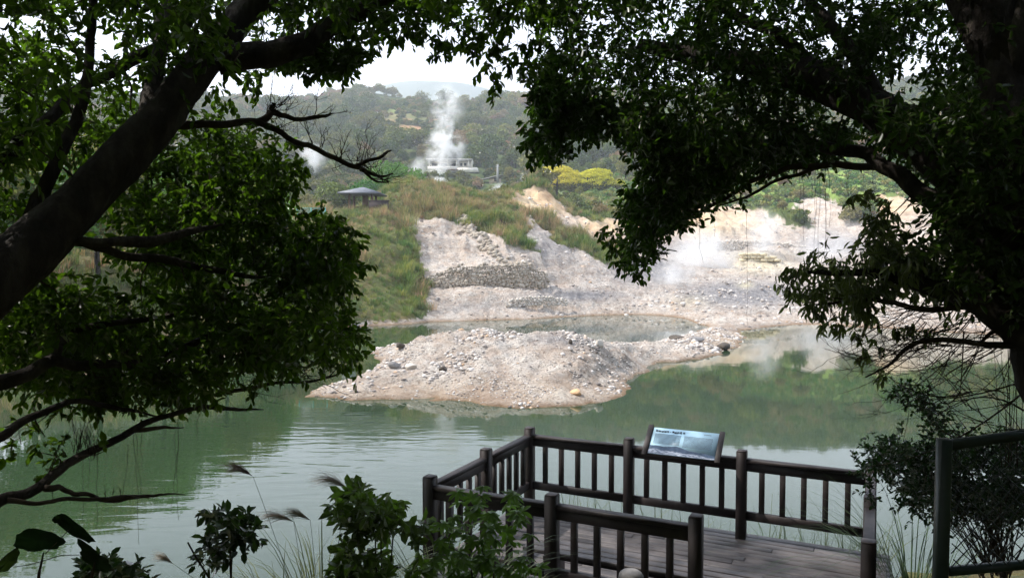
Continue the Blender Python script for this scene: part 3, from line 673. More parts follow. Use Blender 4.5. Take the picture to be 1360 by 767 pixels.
mtree(365, 100, 4.4, 6.4, .2, M['hill_leaf'][1], 4500, .42, 405, 'leafy_tree', 'green tree farthest left of those behind the teal fence')
x = (430 - CX) / 1000 * 98; bare_tree('bare_tree', 'bare grey twiggy tree left of the pavilion', 'tree', 5.2, 5, (x, 98, Hf(x, 98)))
# yellow flowering trees
def ytree(px, Y, r, topz, seed, lab, flat):
    x = (px - CX) / 1000 * Y; z = Hf(x, Y); root = empty('flowering_tree', (x, Y, z)); tag(root, lab, 'tree')
    h = topz - z; g = np.random.default_rng(seed); mb = MB(); under = MB()
    cs = []
    for k in range(60):
        a = g.random() * 6.28; q = g.random() ** .5
        cs.append((math.cos(a) * q * r * .9, math.sin(a) * q * r * .6, h - (.5 + 3.3 * q * q) * flat - .5, .75 + .6 * g.random()))
    cs = np.array(cs)
    for arr, n, up, sl in ((mb, 17000, 1, .22), (under, 4000, -1, .3)):
        k = g.integers(0, len(cs), n); d = unit(g.normal(size=(n, 3))); d[:, 2] = np.abs(d[:, 2]) * up if up < 0 else d[:, 2] * .6 + .35
        p = cs[k, :3] + unit(d) * cs[k, 3][:, None] * (.8 + .3 * g.random((n, 1))) * np.array([1, 1, .6]) - (0 if up > 0 else np.array([0, 0, .5]))
        nr = unit(d + g.normal(size=(n, 3)) * .5); ax = unit(np.cross(nr, g.normal(size=(n, 3))))
        leaf_quads(p, ax, nr, sl * (.7 + .6 * g.random(n)), sl * .8, g.random(n), arr)
    local(mb.build('blossom', M['yellow']), root); local(under.build('foliage', M['hill_leaf'][0]), root)
    local(trunk_mesh(.22, h - 1.6, cs, seed).build('trunk', M['bark']), root)
ytree(739, 150, 6.8, zz(150, 218), 41, 'wide yellow flowering tree, the larger left one of the pair', 1)
ytree(793, 149, 5.1, zz(148, 221), 42, 'smaller yellow flowering tree, the right one of the pair', .9)
# left bank trees behind the foreground branches
LB = [(-60, 36, 4.6, 9.5, 'leafy green tree at the far left of the near bank'), (40, 40, 4.4, 9.5, 'tall leafy bank tree seen through the gap left of the leaning trunk'),
      (130, 44, 4.2, 9.0, 'leafy bank tree standing behind the middle of the leaning trunk'), (215, 47, 4.0, 7.6, 'bright leafy bank tree right of the leaning trunk'),
      (300, 54, 3.8, 6.4, 'rounded green tree behind the left foliage mass'), (350, 62, 3.2, 4.6, 'small green tree at the right end of the left bank trees')]
for i, (px, Y, r, h, lab) in enumerate(LB):
    mtree(px, Y, r, h, .5, M['leaf_bright'] if i % 2 else M['hill_leaf'][1], 9000, .26, 500 + i, 'bank_tree', lab, nb=14)
mtree(1195, 150, 3.4, 6.5, 1, M['leaf_bright'], 3500, .4, 471, 'slope_tree', 'lime green tree on the slope seen through the gap under the right limb')
# bushes
def bush(px, Y, r, h, mat, seed, lab, nl=1600, ls=.22, name='bush'):
    x = (px - CX) / 1000 * Y; z = Hf(x, Y); o = None
    mb, cs = crown_mesh('b', r, h, -.1, 7, nl, ls, mat, seed); o = mb.build(name, mat); o.location = (x, Y, z - .1); tag(o, lab, 'bush'); return o
bush(418, 52.5, 1.5, 1.5, M['hill_leaf'][1], 601, 'rounded green bush at the waterside left of the dry grass slope', 3000, .16)
bush(735, 118, 2.2, 2.2, M['hill_leaf'][2], 602, 'olive bush behind the orange rock outcrop')
bush(765, 128, 2.8, 2.2, M['hill_leaf'][1], 603, 'low green bush under the gap between the yellow trees')
bush(700, 110, 1.8, 1.6, M['hill_leaf'][2], 604, 'brown bush capping the orange rock outcrop')
bush(643, 77, .8, .7, M['darkrock'], 605, 'small blackish bush on the mound above the gravel gully', 700, .1)
bush(663, 74, .9, .8, M['darkrock'], 606, 'dark burnt looking bush at the grass tongue tip', 700, .1)

# ------------- grasses on the slopes
def tuft(seed, n, h, mat, spread=.25, w=.022):
    g = np.random.default_rng(seed); mb = MB()
    a = g.random(n) * 6.28; L = h * (.6 + .5 * g.random(n)); lean = .15 + .6 * g.random(n); rr = spread * np.sqrt(g.random(n))
    p0 = np.stack([np.cos(a) * rr, np.sin(a) * rr, np.full(n, -.08)], 1); dr = np.stack([np.cos(a + g.normal(size=n) * .6), np.sin(a + g.normal(size=n) * .6), np.zeros(n)], 1)
    sd = np.cross(dr, [0, 0, 1]); V = []; W = w * (.7 + .6 * g.random(n))[:, None]
    for t in (0, .35, .7, 1.0):
        c = p0 + dr * (lean * L * t * t)[:, None]; c[:, 2] += L * (t - .28 * lean * t * t)
        ww = W * (1 - t) ** .6 + .001; V += [c - sd * ww, c + sd * ww]
    v = np.stack(V, 1); base = (np.arange(n) * 8)[:, None]
    f = np.concatenate([base + [[0, 1, 3, 2]], base + [[2, 3, 5, 4]], base + [[4, 5, 7, 6]]])
    mb.quads(v.reshape(-1, 3), f, np.repeat(g.random(n), 8)); return mb.build('tuft', mat, link=False)
flat_ok = (veg > .5) & (TZ > .15) & (RR > 26) & (RR < 140) & (np.abs(TT) < R(38)) & ~TBank
ii = np.argwhere(flat_ok)
g = np.random.default_rng(77)
area = (RR[ii[:, 0], ii[:, 1]] ** 2)
wgt = area * np.where(RR[ii[:, 0], ii[:, 1]] < 100, 1, .45); wgt = wgt * np.where((TPX[ii[:, 0], ii[:, 1]] > 395) & (TPX[ii[:, 0], ii[:, 1]] < 860), 2.2, .5); wgt /= wgt.sum()
ch = g.choice(len(ii), 15000, p=wgt); ii = ii[ch]
X = TX[ii[:, 0], ii[:, 1]] + g.normal(size=len(ii)) * .2; Y = TY[ii[:, 0], ii[:, 1]] + g.normal(size=len(ii)) * .2; Z = H(X, Y)
sel = fbm(X / 5, Y / 5, 3, 13) + (g.random(len(X)) - .5) * .25 + np.where(Y > 95, .12, 0)
idx = np.where(sel > .585, 3 + g.integers(0, 2, len(X)), g.integers(0, 3, len(X)))
gn_scatter('slope_grass', np.stack([X, Y, Z], 1), (.45 + .65 * g.random(len(X))) * np.where(vn(X / 3, Y / 3, 3) > .6, 1.3, .8) * np.where((np.abs(X / Y + .195) < .045) & (Y < 82), .55, 1), g.random(len(X)) * 6.28, idx,
           [tuft(1, 46, 1.0, M['tallgrass'], .38), tuft(2, 40, 1.25, M['tallgrass'], .42), tuft(3, 46, .8, M['tallgrass'], .45), tuft(4, 46, .8, M['greengrass'], .45), tuft(5, 40, 1.0, M['greengrass'], .4)],
           'tall dry and green grass covering the mound and its slopes', 'grass')
# ground cover on the lime slopes
ok = (lime > .18) & (RR > 100) & (RR < 300) & (veg > .5); ii = np.argwhere(ok); wgt = RR[ii[:, 0], ii[:, 1]] ** 2 * lime[ii[:, 0], ii[:, 1]]; wgt /= wgt.sum()
ii = ii[g.choice(len(ii), 5200, p=wgt)]
X = TX[ii[:, 0], ii[:, 1]] + g.normal(size=len(ii)) * .5; Y = TY[ii[:, 0], ii[:, 1]] + g.normal(size=len(ii)) * .5; Z = H(X, Y)
def lowbush(seed, mat):
    mb, _ = crown_mesh('l', .9, .8, -.15, 4, 150, .3, mat, seed); return mb.build('lowbush', mat, link=False)
gn_scatter('slope_scrub', np.stack([X, Y, Z], 1), .5 + .9 * g.random(len(X)) ** 2, g.random(len(X)) * 6.28, g.integers(0, 4, len(X)),
           [lowbush(1, M['leaf_bright']), lowbush(2, M['greengrass']), lowbush(3, M['greengrass']), lowbush(4, M['hill_leaf'][1])], 'lime green low scrub on the slopes above the clay', 'scrub')

ok = (veg > .5) & (RR > 98) & (RR < 214) & (np.abs(TT) < R(36)) & (lime < .3); ii = np.argwhere(ok); wgt = RR[ii[:, 0], ii[:, 1]] ** 2; wgt = wgt / wgt.sum(); ii = ii[g.choice(len(ii), 2600, p=wgt)]
X = TX[ii[:, 0], ii[:, 1]]; Y = TY[ii[:, 0], ii[:, 1]]; Z = H(X, Y); pr, pc = proj(X, Y, Z + 2.2); k = ~((pr > 562) & (pr < 640) & (Y > 197)) & ~((pr >= 640) & (pr < 672) & (pc < 243) & (Y > 140) & (Y < 194)) & ~((np.abs(pr - 770) < 75) & (Y < 156) & (Y > 135))
X, Y, Z = X[k], Y[k], Z[k]
vs_ = []
for q, (r_, h_, mt) in enumerate([(1.6, 2.0, 0), (2.0, 2.4, 0), (1.5, 1.8, 1), (1.7, 2.0, 2)]):
    vs_.append(crown_mesh('v', r_, h_, -.2, 6, 420, .4, None, 800 + q)[0].build('scrub_bush', M['hill_leaf'][mt], link=False))
m_ = 2600; px2 = g.uniform(470, 680, m_); Y2 = g.uniform(255, 430, m_); X2 = (px2 - CX) / 1000 * Y2; Z2 = H(X2, Y2); p2, q2 = proj(X2, Y2, Z2)
k = inpoly(p2, q2, [(470, 128), (650, 128), (660, 190), (500, 198)]) & (fbm(X2 / 9, Y2 / 9, 3, 95) > .54); X, Y, Z = np.append(X, X2[k]), np.append(Y, Y2[k]), np.append(Z, Z2[k])
gn_scatter('valley_scrub', np.stack([X, Y, Z], 1), .55 + .7 * g.random(len(X)), g.random(len(X)) * 6.28, g.choice(4, len(X), p=[.35, .25, .2, .2]), vs_, 'dark mixed scrub filling the valley behind the grassy mound', 'scrub')

# ------------- stones
def rock_mb(seed, sx=1, sy=1, sz=.7, sub=2, rough=.25, flatcut=True):
    import bmesh
    bm = bmesh.new(); bmesh.ops.create_icosphere(bm, subdivisions=sub, radius=1)
    g = np.random.default_rng(seed); v = np.array([q.co[:] for q in bm.verts]); f = [[w_.index for w_ in q.verts] for q in bm.faces]; bm.free()
    for k in range(7):      # chop facets
        d = unit(g.normal(size=3)); lim = .55 + .35 * g.random(); pr_ = v @ d; v = v - np.outer(np.maximum(pr_ - lim, 0), d)
    v = v * (1 + (g.random((len(v), 1)) - .5) * rough * .3) * [sx, sy, sz]
    mb = MB(); mb.add(v, f); return mb
psrc = [rock_mb(900 + k, 1, .8 + .1 * k % .3, .6, 1).build('pebble_stone', M['pebble'], link=False) for k in range(5)]
g = np.random.default_rng(55)
okp = (veg < .5) & (TZ > .03) & (RR > 22) & (RR < 118) & (np.abs(TT) < R(36)); ii = np.argwhere(okp)
rr2 = RR[ii[:, 0], ii[:, 1]]; wgt = rr2 ** .8 * np.where(rr2 < 48, 2.4, .5); wgt /= wgt.sum(); wgt = wgt * (.35 + 3 * sm(.5, .72, fbm(TX[ii[:, 0], ii[:, 1]] / 1.4, TY[ii[:, 0], ii[:, 1]] / 1.4, 3, 91))); wgt /= wgt.sum(); ii = ii[g.choice(len(ii), 46000, p=wgt)]
X = TX[ii[:, 0], ii[:, 1]] + g.normal(size=len(ii)) * .1; Y = TY[ii[:, 0], ii[:, 1]] + g.normal(size=len(ii)) * .1; Z = H(X, Y)
rd = np.hypot(X, Y); s = (.014 + .10 * g.random(len(X)) ** 7) * np.clip(rd / 30, .8, 1.9) * np.where(vn(X / 1.5, Y / 1.5, 4) > .55, 1.3, .7)
gn_scatter('loose_rubble', np.stack([X, Y, Z], 1), s, g.random(len(X)) * 6.28, g.integers(0, 5, len(X)), psrc, 'small pale loose stones strewn over the clay island and banks', 'rubble')
def ground_at(px, py, Y0, Y1):
    for Y in np.arange(Y0, Y1, .05):
        x = (px - CX) / 1000 * Y; z = Hf(x, Y)
        if proj(x, Y, z)[1] <= py: return x, Y, z
    return x, Y, z
def boulder(px, py, s, mat, seed, lab, name='boulder', sub=3):
    x, Y, z = ground_at(px, py, 23.5, 60); o = rock_mb(seed, *s, sub=sub).build(name, mat, smooth=False); o.location = (x, Y, z + s[2] * .45); o.rotation_euler.z = seed; tag(o, lab, 'rock'); return o
boulder(588, 492, (.24, .17, .13), M['darkrock'], 11, 'dark brown boulder lying alone on the pale island')
boulder(546, 490, (.28, .21, .15), M['palerock'], 12, 'large pale rounded boulder on the left part of the island')
boulder(523, 487, (.24, .19, .15), M['greyrock'], 13, 'grey brown boulder left of the pale one on the island')
boulder(531, 462, (.22, .18, .15), M['darkrock'], 14, 'small dark stone near the back left edge of the island')
boulder(766, 523, (.24, .16, .11), surf('orange_rock', [(.3, (.5, .3, .16)), (.7, (.68, .48, .3))], 3, .9, .4), 15, 'orange tinted flat stone by the front right waterline')
boulder(797, 459, (.2, .17, .2), M['palerock'], 16, 'pointed whitish rock on the right shoulder of the island')
boulder(758, 456, (.09, .08, .12), M['darkrock'], 17, 'dark upright stone on the right crest of the island')
boulder(900, 450, (.5, .3, .16), M['darkrock'], 18, 'long dark stone on the spit right of the island')
boulder(925, 452, (.45, .3, .15), M['greyrock'], 19, 'grey flat stone beside the long dark one on the spit')
boulder(962, 462, (.6, .35, .2), M['darkrock'], 20, 'blackish rock at the outer end of the spit')
boulder(470, 434, (.5, .35, .3), M['palerock'], 21, 'pale stone at the foot of the grass slope by the water')
boulder(448, 432, (.4, .3, .25), M['greyrock'], 22, 'grey stone at the waterline under the grass slope')

# dry stone walls of rough stones
def stone_wall(name, lab, a, b_, y_off, h, sz, seed, curve=0, mt='stone'):
    g = np.random.default_rng(seed); mb = MB(); a = Vector(a); b_ = Vector(b_); L = (b_ - a).length; d = (b_ - a) / L
    base = [rock_mb(seed + k, 1, .8, .8, 1) for k in range(5)]; bv = [np.concatenate(q.v) for q in base]; bf = [q.f for q in base]
    row = 0; z = 0
    while z < h:
        row += 1
        x = -g.random() * sz
        while x < L:
            s = sz * (.55 + 1.0 * g.random() ** 1.6); k = g.integers(0, 5); t = (x + s / 2) / L
            c = a + d * (x + s / 2) + Vector((0, curve * math.sin(math.pi * min(1, max(0, t))) + z * .25, 0))
            hl = h * (1 - .45 * abs(2 * t - 1) ** 3) * (.75 + .3 * float(vn(np.array([x / 1.1]), np.array([seed * 1.7]))[0]))
            if z < hl:
                ang = g.random() * 6.28; m = np.array([[math.cos(ang), -math.sin(ang), 0], [math.sin(ang), math.cos(ang), 0], [0, 0, 1]])
                mb.add(bv[k] @ m.T * s * .55 + np.array([c.x, c.y, c.z + z + (g.random() - .5) * sz * .35]) + np.array([0, (g.random() - .5) * sz * .4, 0]), bf[k])
            x += s * .80
        z += sz * .58
    # solid core behind
    o = mb.build(name, M[mt]); tag(o, lab, 'wall'); return o
p1 = (570 - CX) / 1000 * 61.6; p2 = (726 - CX) / 1000 * 62.4
stone_wall('stone_wall', 'rubble stone retaining wall below the gravel slope', (p1, 61.3, 2.0), (p2, 62.9, 2.3), 0, 2.3, .34, 31, -.6)
p1 = (672 - CX) / 1000 * 59.8; p2 = (750 - CX) / 1000 * 61.6
stone_wall('low_stone_wall', 'low broken course of grey stones on the front clay terrace', (p1, 58.6, .9), (p2, 60.4, .9), 0, .75, .26, 32, 0, 'palerock')
a = P(602, 298, 76.5); c = P(670, 345, 64.5); a.z = Hf(a.x, a.y); c.z = Hf(c.x, c.y)
mb = MB(); g = np.random.default_rng(8); bs = [rock_mb(60 + k, 1, .8, .8, 1) for k in range(4)]
for i in range(150):
    t = g.random(); q = a.lerp(c, t) + Vector((g.normal() * .35, g.normal() * .3, 0)); k = i % 4; s = .18 + .16 * g.random()
    mb.add(np.concatenate(bs[k].v) * s + np.array([q.x, q.y, Hf(q.x, q.y) + .08]), bs[k].f)
o = mb.build('stone_kerb', M['stone']); tag(o, 'diagonal line of rough stones edging the gravel slope', 'kerb')
# ochre block wall by the steam field
p = P(1010, 352, 92); z = Hf(p.x, p.y)
mb = MB(); 
for r_ in range(3):
    for k in range(6 - r_): mb.box((p.x - 2.2 + k * .84 + (r_ % 2) * .4, p.y + (k * 37 % 5) * .05, z + .1 + r_ * .36), (.8, .7, .34), (k * 13 % 7 - 3) * .03, bev=.09)
o = mb.build('block_wall', surf('sulfur_block', [(.3, (.5, .42, .28)), (.7, (.74, .66, .46))], 1.5, .9, .5, 8)); tag(o, 'low ochre block wall stained with sulphur beside the steam', 'wall')
p = P(1010, 322, 104)
p1 = P(930, 338, 101); p2 = P(1090, 338, 101)
stone_wall('terrace_wall', 'long pale stone terrace wall at the foot of the far cliff', (p1.x, 101, Hf(p1.x, 101) - .3), (p2.x, 102, Hf(p2.x, 102) - .3), 0, 1.5, .34, 36, 0, 'palerock')

# ------------- pavilion, fence, blocks on the left bank
def pavilion():
    Y = 78; c = P(482, 268, Y); gx, gz = c.x, Hf(c.x, Y); root = empty('pavilion', (gx, Y, gz)); tag(root, 'small open pavilion with grey hipped roof on the grassy bank', 'pavilion')
    top = zz(Y, 249); e = zz(Y, 258); hz = e - gz
    mb = MB(); s = 2.15
    v = [(-s, -s, hz), (s, -s, hz), (s, s, hz), (-s, s, hz), (-.1, 0, top - gz), (.1, 0, top - gz), (-s, -s, hz - .12), (s, -s, hz - .12), (s, s, hz - .12), (-s, s, hz - .12)]
    mb.add(v, [[0, 1, 5, 4], [1, 2, 5], [2, 3, 4, 5], [3, 0, 4], [9, 8, 7, 6], [0, 6, 7, 1], [1, 7, 8, 2], [2, 8, 9, 3], [3, 9, 6, 0]])
    local(mb.build('roof', M['roofslate']), root)
    for sx in (-1, 1):
        for sy in (-1, 1):
            m2 = MB(); m2.box((sx * 1.15, sy * 1.15, hz / 2 - .3), (.22, .22, hz + .45)); local(m2.build('column', M['brownwood']), root)
    m2 = MB(); m2.box((.25, 0, hz / 2 - .3), (.55, .4, hz + .3)); local(m2.build('pier', M['brownwood']), root)
    m2 = MB(); m2.bar((-1.15, -1.15, .7), (1.15, -1.15, .7), .08, .1); m2.bar((-1.15, -1.15, .25), (1.15, -1.15, .25), .08, .1)
    for k in range(9): m2.box((-1.0 + k * .25, -1.15, .45), (.05, .05, .45))
    local(m2.build('railing', M['brownwood']), root)
    m2 = MB(); m2.box((0, 0, -.25), (3.4, 3.4, .5)); local(m2.build('floor', M['concrete']), root)
pavilion()
c = P(503, 277, 75.5); mb = MB(); mb.box((0, 0, .45), (1.9, .5, .9), bev=.04); mb.box((0, 0, .98), (2.05, .6, .12)); o = mb.build('timber_barrier', M['darkblock']); o.location = (c.x, 75.5, Hf(c.x, 75.5)); tag(o, 'dark low timber barrier beside the pavilion', 'barrier')
def tealfence():
    Y = 70; a = P(395, 300, Y); root = empty('mesh_fence', (a.x, Y, Hf(a.x, Y))); tag(root, 'teal green mesh fence on the bank left of the pavilion', 'fence')
    z0 = 0; h = zz(Y, 276) - root.location.z; L = 2.6
    for k in range(3):
        m = MB(); m.box((k * L / 2, 0, h / 2 - .2), (.1, .1, h + .4)); local(m.build('post', M['tealmetal']), root)
    m = MB()
    for zf in (h - .05, .15): m.bar((0, 0, zf), (L, 0, zf), .07, .07)
    local(m.build('rail', M['tealmetal']), root)
    m = MB(); nx = 26
    for k in range(nx): m.box((k * L / nx + .05, .0, h / 2), (.035, .02, h - .2))
    for k in range(int(h / .2)): m.box((L / 2, .03, .2 + k * .2), (L, .02, .03))
    local(m.build('mesh_panel', M['tealmetal']), root)
tealfence()
c = P(393, 300, 70.5); mb = MB(); h = zz(70.5, 277) - Hf(c.x, 70.5); mb.tube([(0, 0, -.3), (0, 0, h * .96), (0, 0, h)], [.12, .12, .04], 10); o = mb.build('orange_post', M['orange']); o.location = (c.x - .1, 70.5, Hf(c.x, 70.5)); tag(o, 'orange post at the left end of the teal fence', 'post')
c = P(462, 312, 60); mb = MB(); mb.box((0, 0, .35), (1.0, .6, 1.1), bev=.05); mb.box((0, 0, .95), (1.1, .7, .1)); o = mb.build('concrete_block', M['concrete']); o.location = (c.x, 60, Hf(c.x, 60)); tag(o, 'grey concrete block half sunk in the grass slope', 'block')

# ------------- house on the slope
def house():
    Y = 204; c = P(600, 238, Y); z = Hf(c.x, Y); bz = zz(Y, 240); root = empty('hillside_house', (c.x, Y, bz)); tag(root, 'cream two storey house half hidden by a steam plume', 'house')
    S = .204
    def bx(name, x0, x1, y0, y1, d0, d1, mat, par=root):     # photo offsets from the house centre, depth in metres
        m = MB(); m.box((((x0 + x1) / 2 - 600) * S, (d0 + d1) / 2, (240 - (y0 + y1) / 2) * S), ((x1 - x0) * S, d1 - d0, (y1 - y0) * S)); return local(m.build(name, mat), par)
    bx('wall', 570, 633, 222, 250, 1.5, 8, M['whitewall']); bx('upper_wall', 607, 624, 213.5, 222, 2, 8, M['whitewall']); bx('upper_wall', 568, 607, 213.5, 222, 4, 8, M['whitewall'])
    bx('roof', 566, 607, 211.5, 213.4, 0, 9, M['greyroof']); bx('roof', 605, 627, 211, 213.4, .8, 9, M['greyroof'])
    bx('parapet', 568, 609, 221.5, 227, 0, .25, M['whitewall']); bx('parapet', 607, 635, 224, 229.5, -.4, -.1, M['whitewall']); bx('terrace', 566, 636, 227.5, 229, .25, 1.5, M['greyroof'])
    for x in (570, 582, 594, 606): bx('column', x - .6, x + .6, 213.4, 221.5, .3, .6, M['whitewall'])
    for x in (608, 622, 626.5): bx('column', x - .7, x + .7, 213.4, 224, 1.0, 1.4, M['whitewall'])
    for x0, x1, y0, y1, d in ((610.5, 613.5, 216, 220, 1.95), (615.5, 619, 216, 220, 1.95), (572, 580, 215.5, 220, 3.95), (584, 592, 215.5, 220, 3.95), (596, 604, 215.5, 220, 3.95),
                              (572, 579, 231, 236, 1.45), (587, 594, 231, 236, 1.45), (611, 618, 232.5, 237, 1.45), (622, 630, 232.5, 237, 1.45)):
        f = bx('window', x0, x1, y0, y1, d, d + .06, M['window'])
    bx('awning', 593, 608, 226, 227.4, -1.2, .3, M['brownwood'])
house()
def shed():
    Y = 192; c = P(656, 243, Y); root = empty('shed', (c.x, Y, Hf(c.x, Y))); tag(root, 'small tan shed with slanting roof right of the house', 'shed')
    zt = zz(Y, 237) - root.location.z
    m = MB(); m.box((.3, 0, zt / 2 - .6), (3.0, 2.4, zt + .6)); local(m.build('wall', M['tanwall']), root)
    m = MB(); m.bar((-3.0, -.3, zt - .5), (2.4, -.3, zt + .75), 3.4, .16); local(m.build('roof', M['greyroof']), root)
    m = MB(); m.box((.6, -1.25, zt / 2), (1.0, .06, .9)); local(m.build('opening', M['window']), root)
shed()
p = P(661, 240, 190); mb = MB(); h = zz(190, 219) - Hf(p.x, 190); mb.tube([(0, 0, -.5), (0, 0, h)], [.32, .24], 8); mb.bar((-.6, 0, h - .6), (.6, 0, h - .6), .12, .12); o = mb.build('utility_pole', M['concrete']); o.location = (p.x, 190, Hf(p.x, 190)); tag(o, 'grey concrete pole standing behind the small tan shed', 'pole')
p = P(500, 160, 330); z = Hf(p.x, 330); root = empty('hill_hut', (p.x, 330, z)); tag(root, 'tiny white hut high on the terraced hill', 'hut')
m = MB(); m.box((0, 0, 3.3), (1.3, 1.6, 3.0)); local(m.build('wall', M['whitewall']), root); m = MB(); m.box((0, 0, 4.9), (3.6, 2.6, .35)); local(m.build('roof', M['brownwood']), root)

# ---------------------------------------------------------------- steam and haze
def steam(pts, rad, dens, nscale, lab, seed, thr=.42, name='steam_plume'):
    pts = [Vector(p) for p in pts]; c = pts[0].copy(); m_, nt, out = newmat('steam'); L = nt.links
    mb = MB(); g = np.random.default_rng(seed)
    cur = np.array([list(p - c) for p in pts]); t = np.linspace(0, len(cur) - 1, 4 * len(cur)); cur = np.stack([np.interp(t, range(len(cur)), cur[:, k]) for k in range(3)], 1); rd = np.interp(t, range(len(rad)), rad)
    lo = (cur - rd[:, None]).min(0) - .1; hi = (cur + rd[:, None]).max(0) + .1; mb.box((lo + hi) / 2, hi - lo); o = mb.build(name, m_); o.location = c; tag(o, lab, 'steam')
    # density fades away from the axis: sum of soft balls along the plume
    tc = N(nt, 'ShaderNodeTexCoord'); v = tc.outputs['Object']; acc = None
    for k in range(len(pts)):
        q = pts[k] - c; nr = rad[k]
        if k < len(pts) - 1:
            subs = [(q.lerp(pts[k + 1] - c, s), rad[k] * (1 - s) + rad[k + 1] * s) for s in (0, .5)]
        else: subs = [(q, nr)]
        for qq, r0 in subs:
            vm = N(nt, 'ShaderNodeVectorMath', operation='DISTANCE'); L.new(v, vm.inputs[0]); vm.inputs[1].default_value = qq
            f = math_(nt, 'SUBTRACT', 1.0, math_(nt, 'DIVIDE', vm.outputs['Value'], r0), True)
            fade = 1.0 - .75 * (k / max(1, len(pts) - 1)) ** 1.3
            f = math_(nt, 'MULTIPLY', f, fade)
            acc = f if acc is None else math_(nt, 'MAXIMUM', acc, f)
    n = noise(nt, v, nscale, 4, .62, .4)
    nn = math_(nt, 'MULTIPLY', math_(nt, 'SUBTRACT', n.outputs[0], thr, True), 4.0)
    d = math_(nt, 'MULTIPLY', math_(nt, 'MULTIPLY', math_(nt, 'POWER', acc, 1.4), nn), dens * 3.2)
    pv = N(nt, 'ShaderNodeVolumePrincipled'); pv.inputs['Color'].default_value = (1, 1, 1, 1); pv.inputs['Anisotropy'].default_value = .1
    L.new(d, pv.inputs['Density']); L.new(pv.outputs[0], out.inputs['Volume'])
    return o
SY = 199
steam([P(578, 242, SY), P(584, 222, SY), P(592, 198, SY), P(588, 172, SY + 1), P(594, 145, SY + 3), P(590, 125, SY + 5)], [1.8, 3.8, 6.4, 3.6, 5.6, 4.4], .75, .30, 'tall white steam column rising in front of the cream house', 1, .45)
steam([P(597, 246, 180), P(586, 241, 180), P(574, 236, 181)], [.9, 1.3, .8], 2.5, .8, 'small bright steam puff at the foot of the tall column', 2, .36)
steam([P(548, 232, 198), P(556, 222, 198), P(562, 212, 199)], [2.5, 3.0, 2.0], .4, .3, 'thin steam drifting left of the house', 3, .38)
steam([P(414, 222, 190), P(414, 210, 190), P(406, 196, 191)], [2.4, 4.4, 3.0], .5, .25, 'pale steam patch on the hill behind the bare branch', 4, .38)
steam([P(661, 259, 150), P(660, 252, 150), P(664, 244, 151)], [.9, 1.5, .9], .9, .6, 'little grey steam wisp left of the orange outcrop', 5, .38)
steam([P(697, 246, 160), P(697, 239, 160), P(694, 232, 161)], [.8, 1.4, .9], .5, .6, 'faint steam wisp below the left yellow tree', 6, .38)
steam([P(882, 402, 70), P(884, 388, 70), P(894, 372, 71), P(908, 352, 73)], [.6, 1.6, 2.4, 2.8], .5, .7, 'slanting steam plume rising from the clay by the water', 7, .38)
steam([P(966, 360, 88), P(948, 345, 88), P(930, 338, 88.5), P(915, 328, 89)], [1.2, 3.2, 4.2, 3.6], .42, .5, 'dense bright steam cloud in the middle of the clay valley', 8, .36)
steam([P(1010, 341, 95), P(1014, 325, 95), P(1018, 305, 95), P(1014, 290, 96)], [1.0, 2.2, 2.6, 2.2], .42, .6, 'upright steam plume above the ochre block wall', 9, .38)
steam([P(1070, 350, 92), P(1082, 338, 92), P(1098, 325, 93), P(1120, 318, 94)], [1.4, 3.0, 4.0, 3.6], .18, .4, 'thin steam veil at the right of the valley floor', 10, .38)
mb = MB(); mb.box((0, 1030, 219), (3900, 2120, 444)); hz = mb.build('haze', None); hz.data.materials.clear()
m_, nt, out = newmat('haze_air'); pv = N(nt, 'ShaderNodeVolumePrincipled'); pv.inputs['Color'].default_value = (.84, .90, 1, 1); pv.inputs['Density'].default_value = .00056; pv.inputs['Anisotropy'].default_value = .2
nt.links.new(pv.outputs[0], out.inputs['Volume']); hz.data.materials.append(m_); tag(hz, 'thin pale haze filling the valley air', 'haze', kind='stuff')
hz.display_type = 'WIRE'

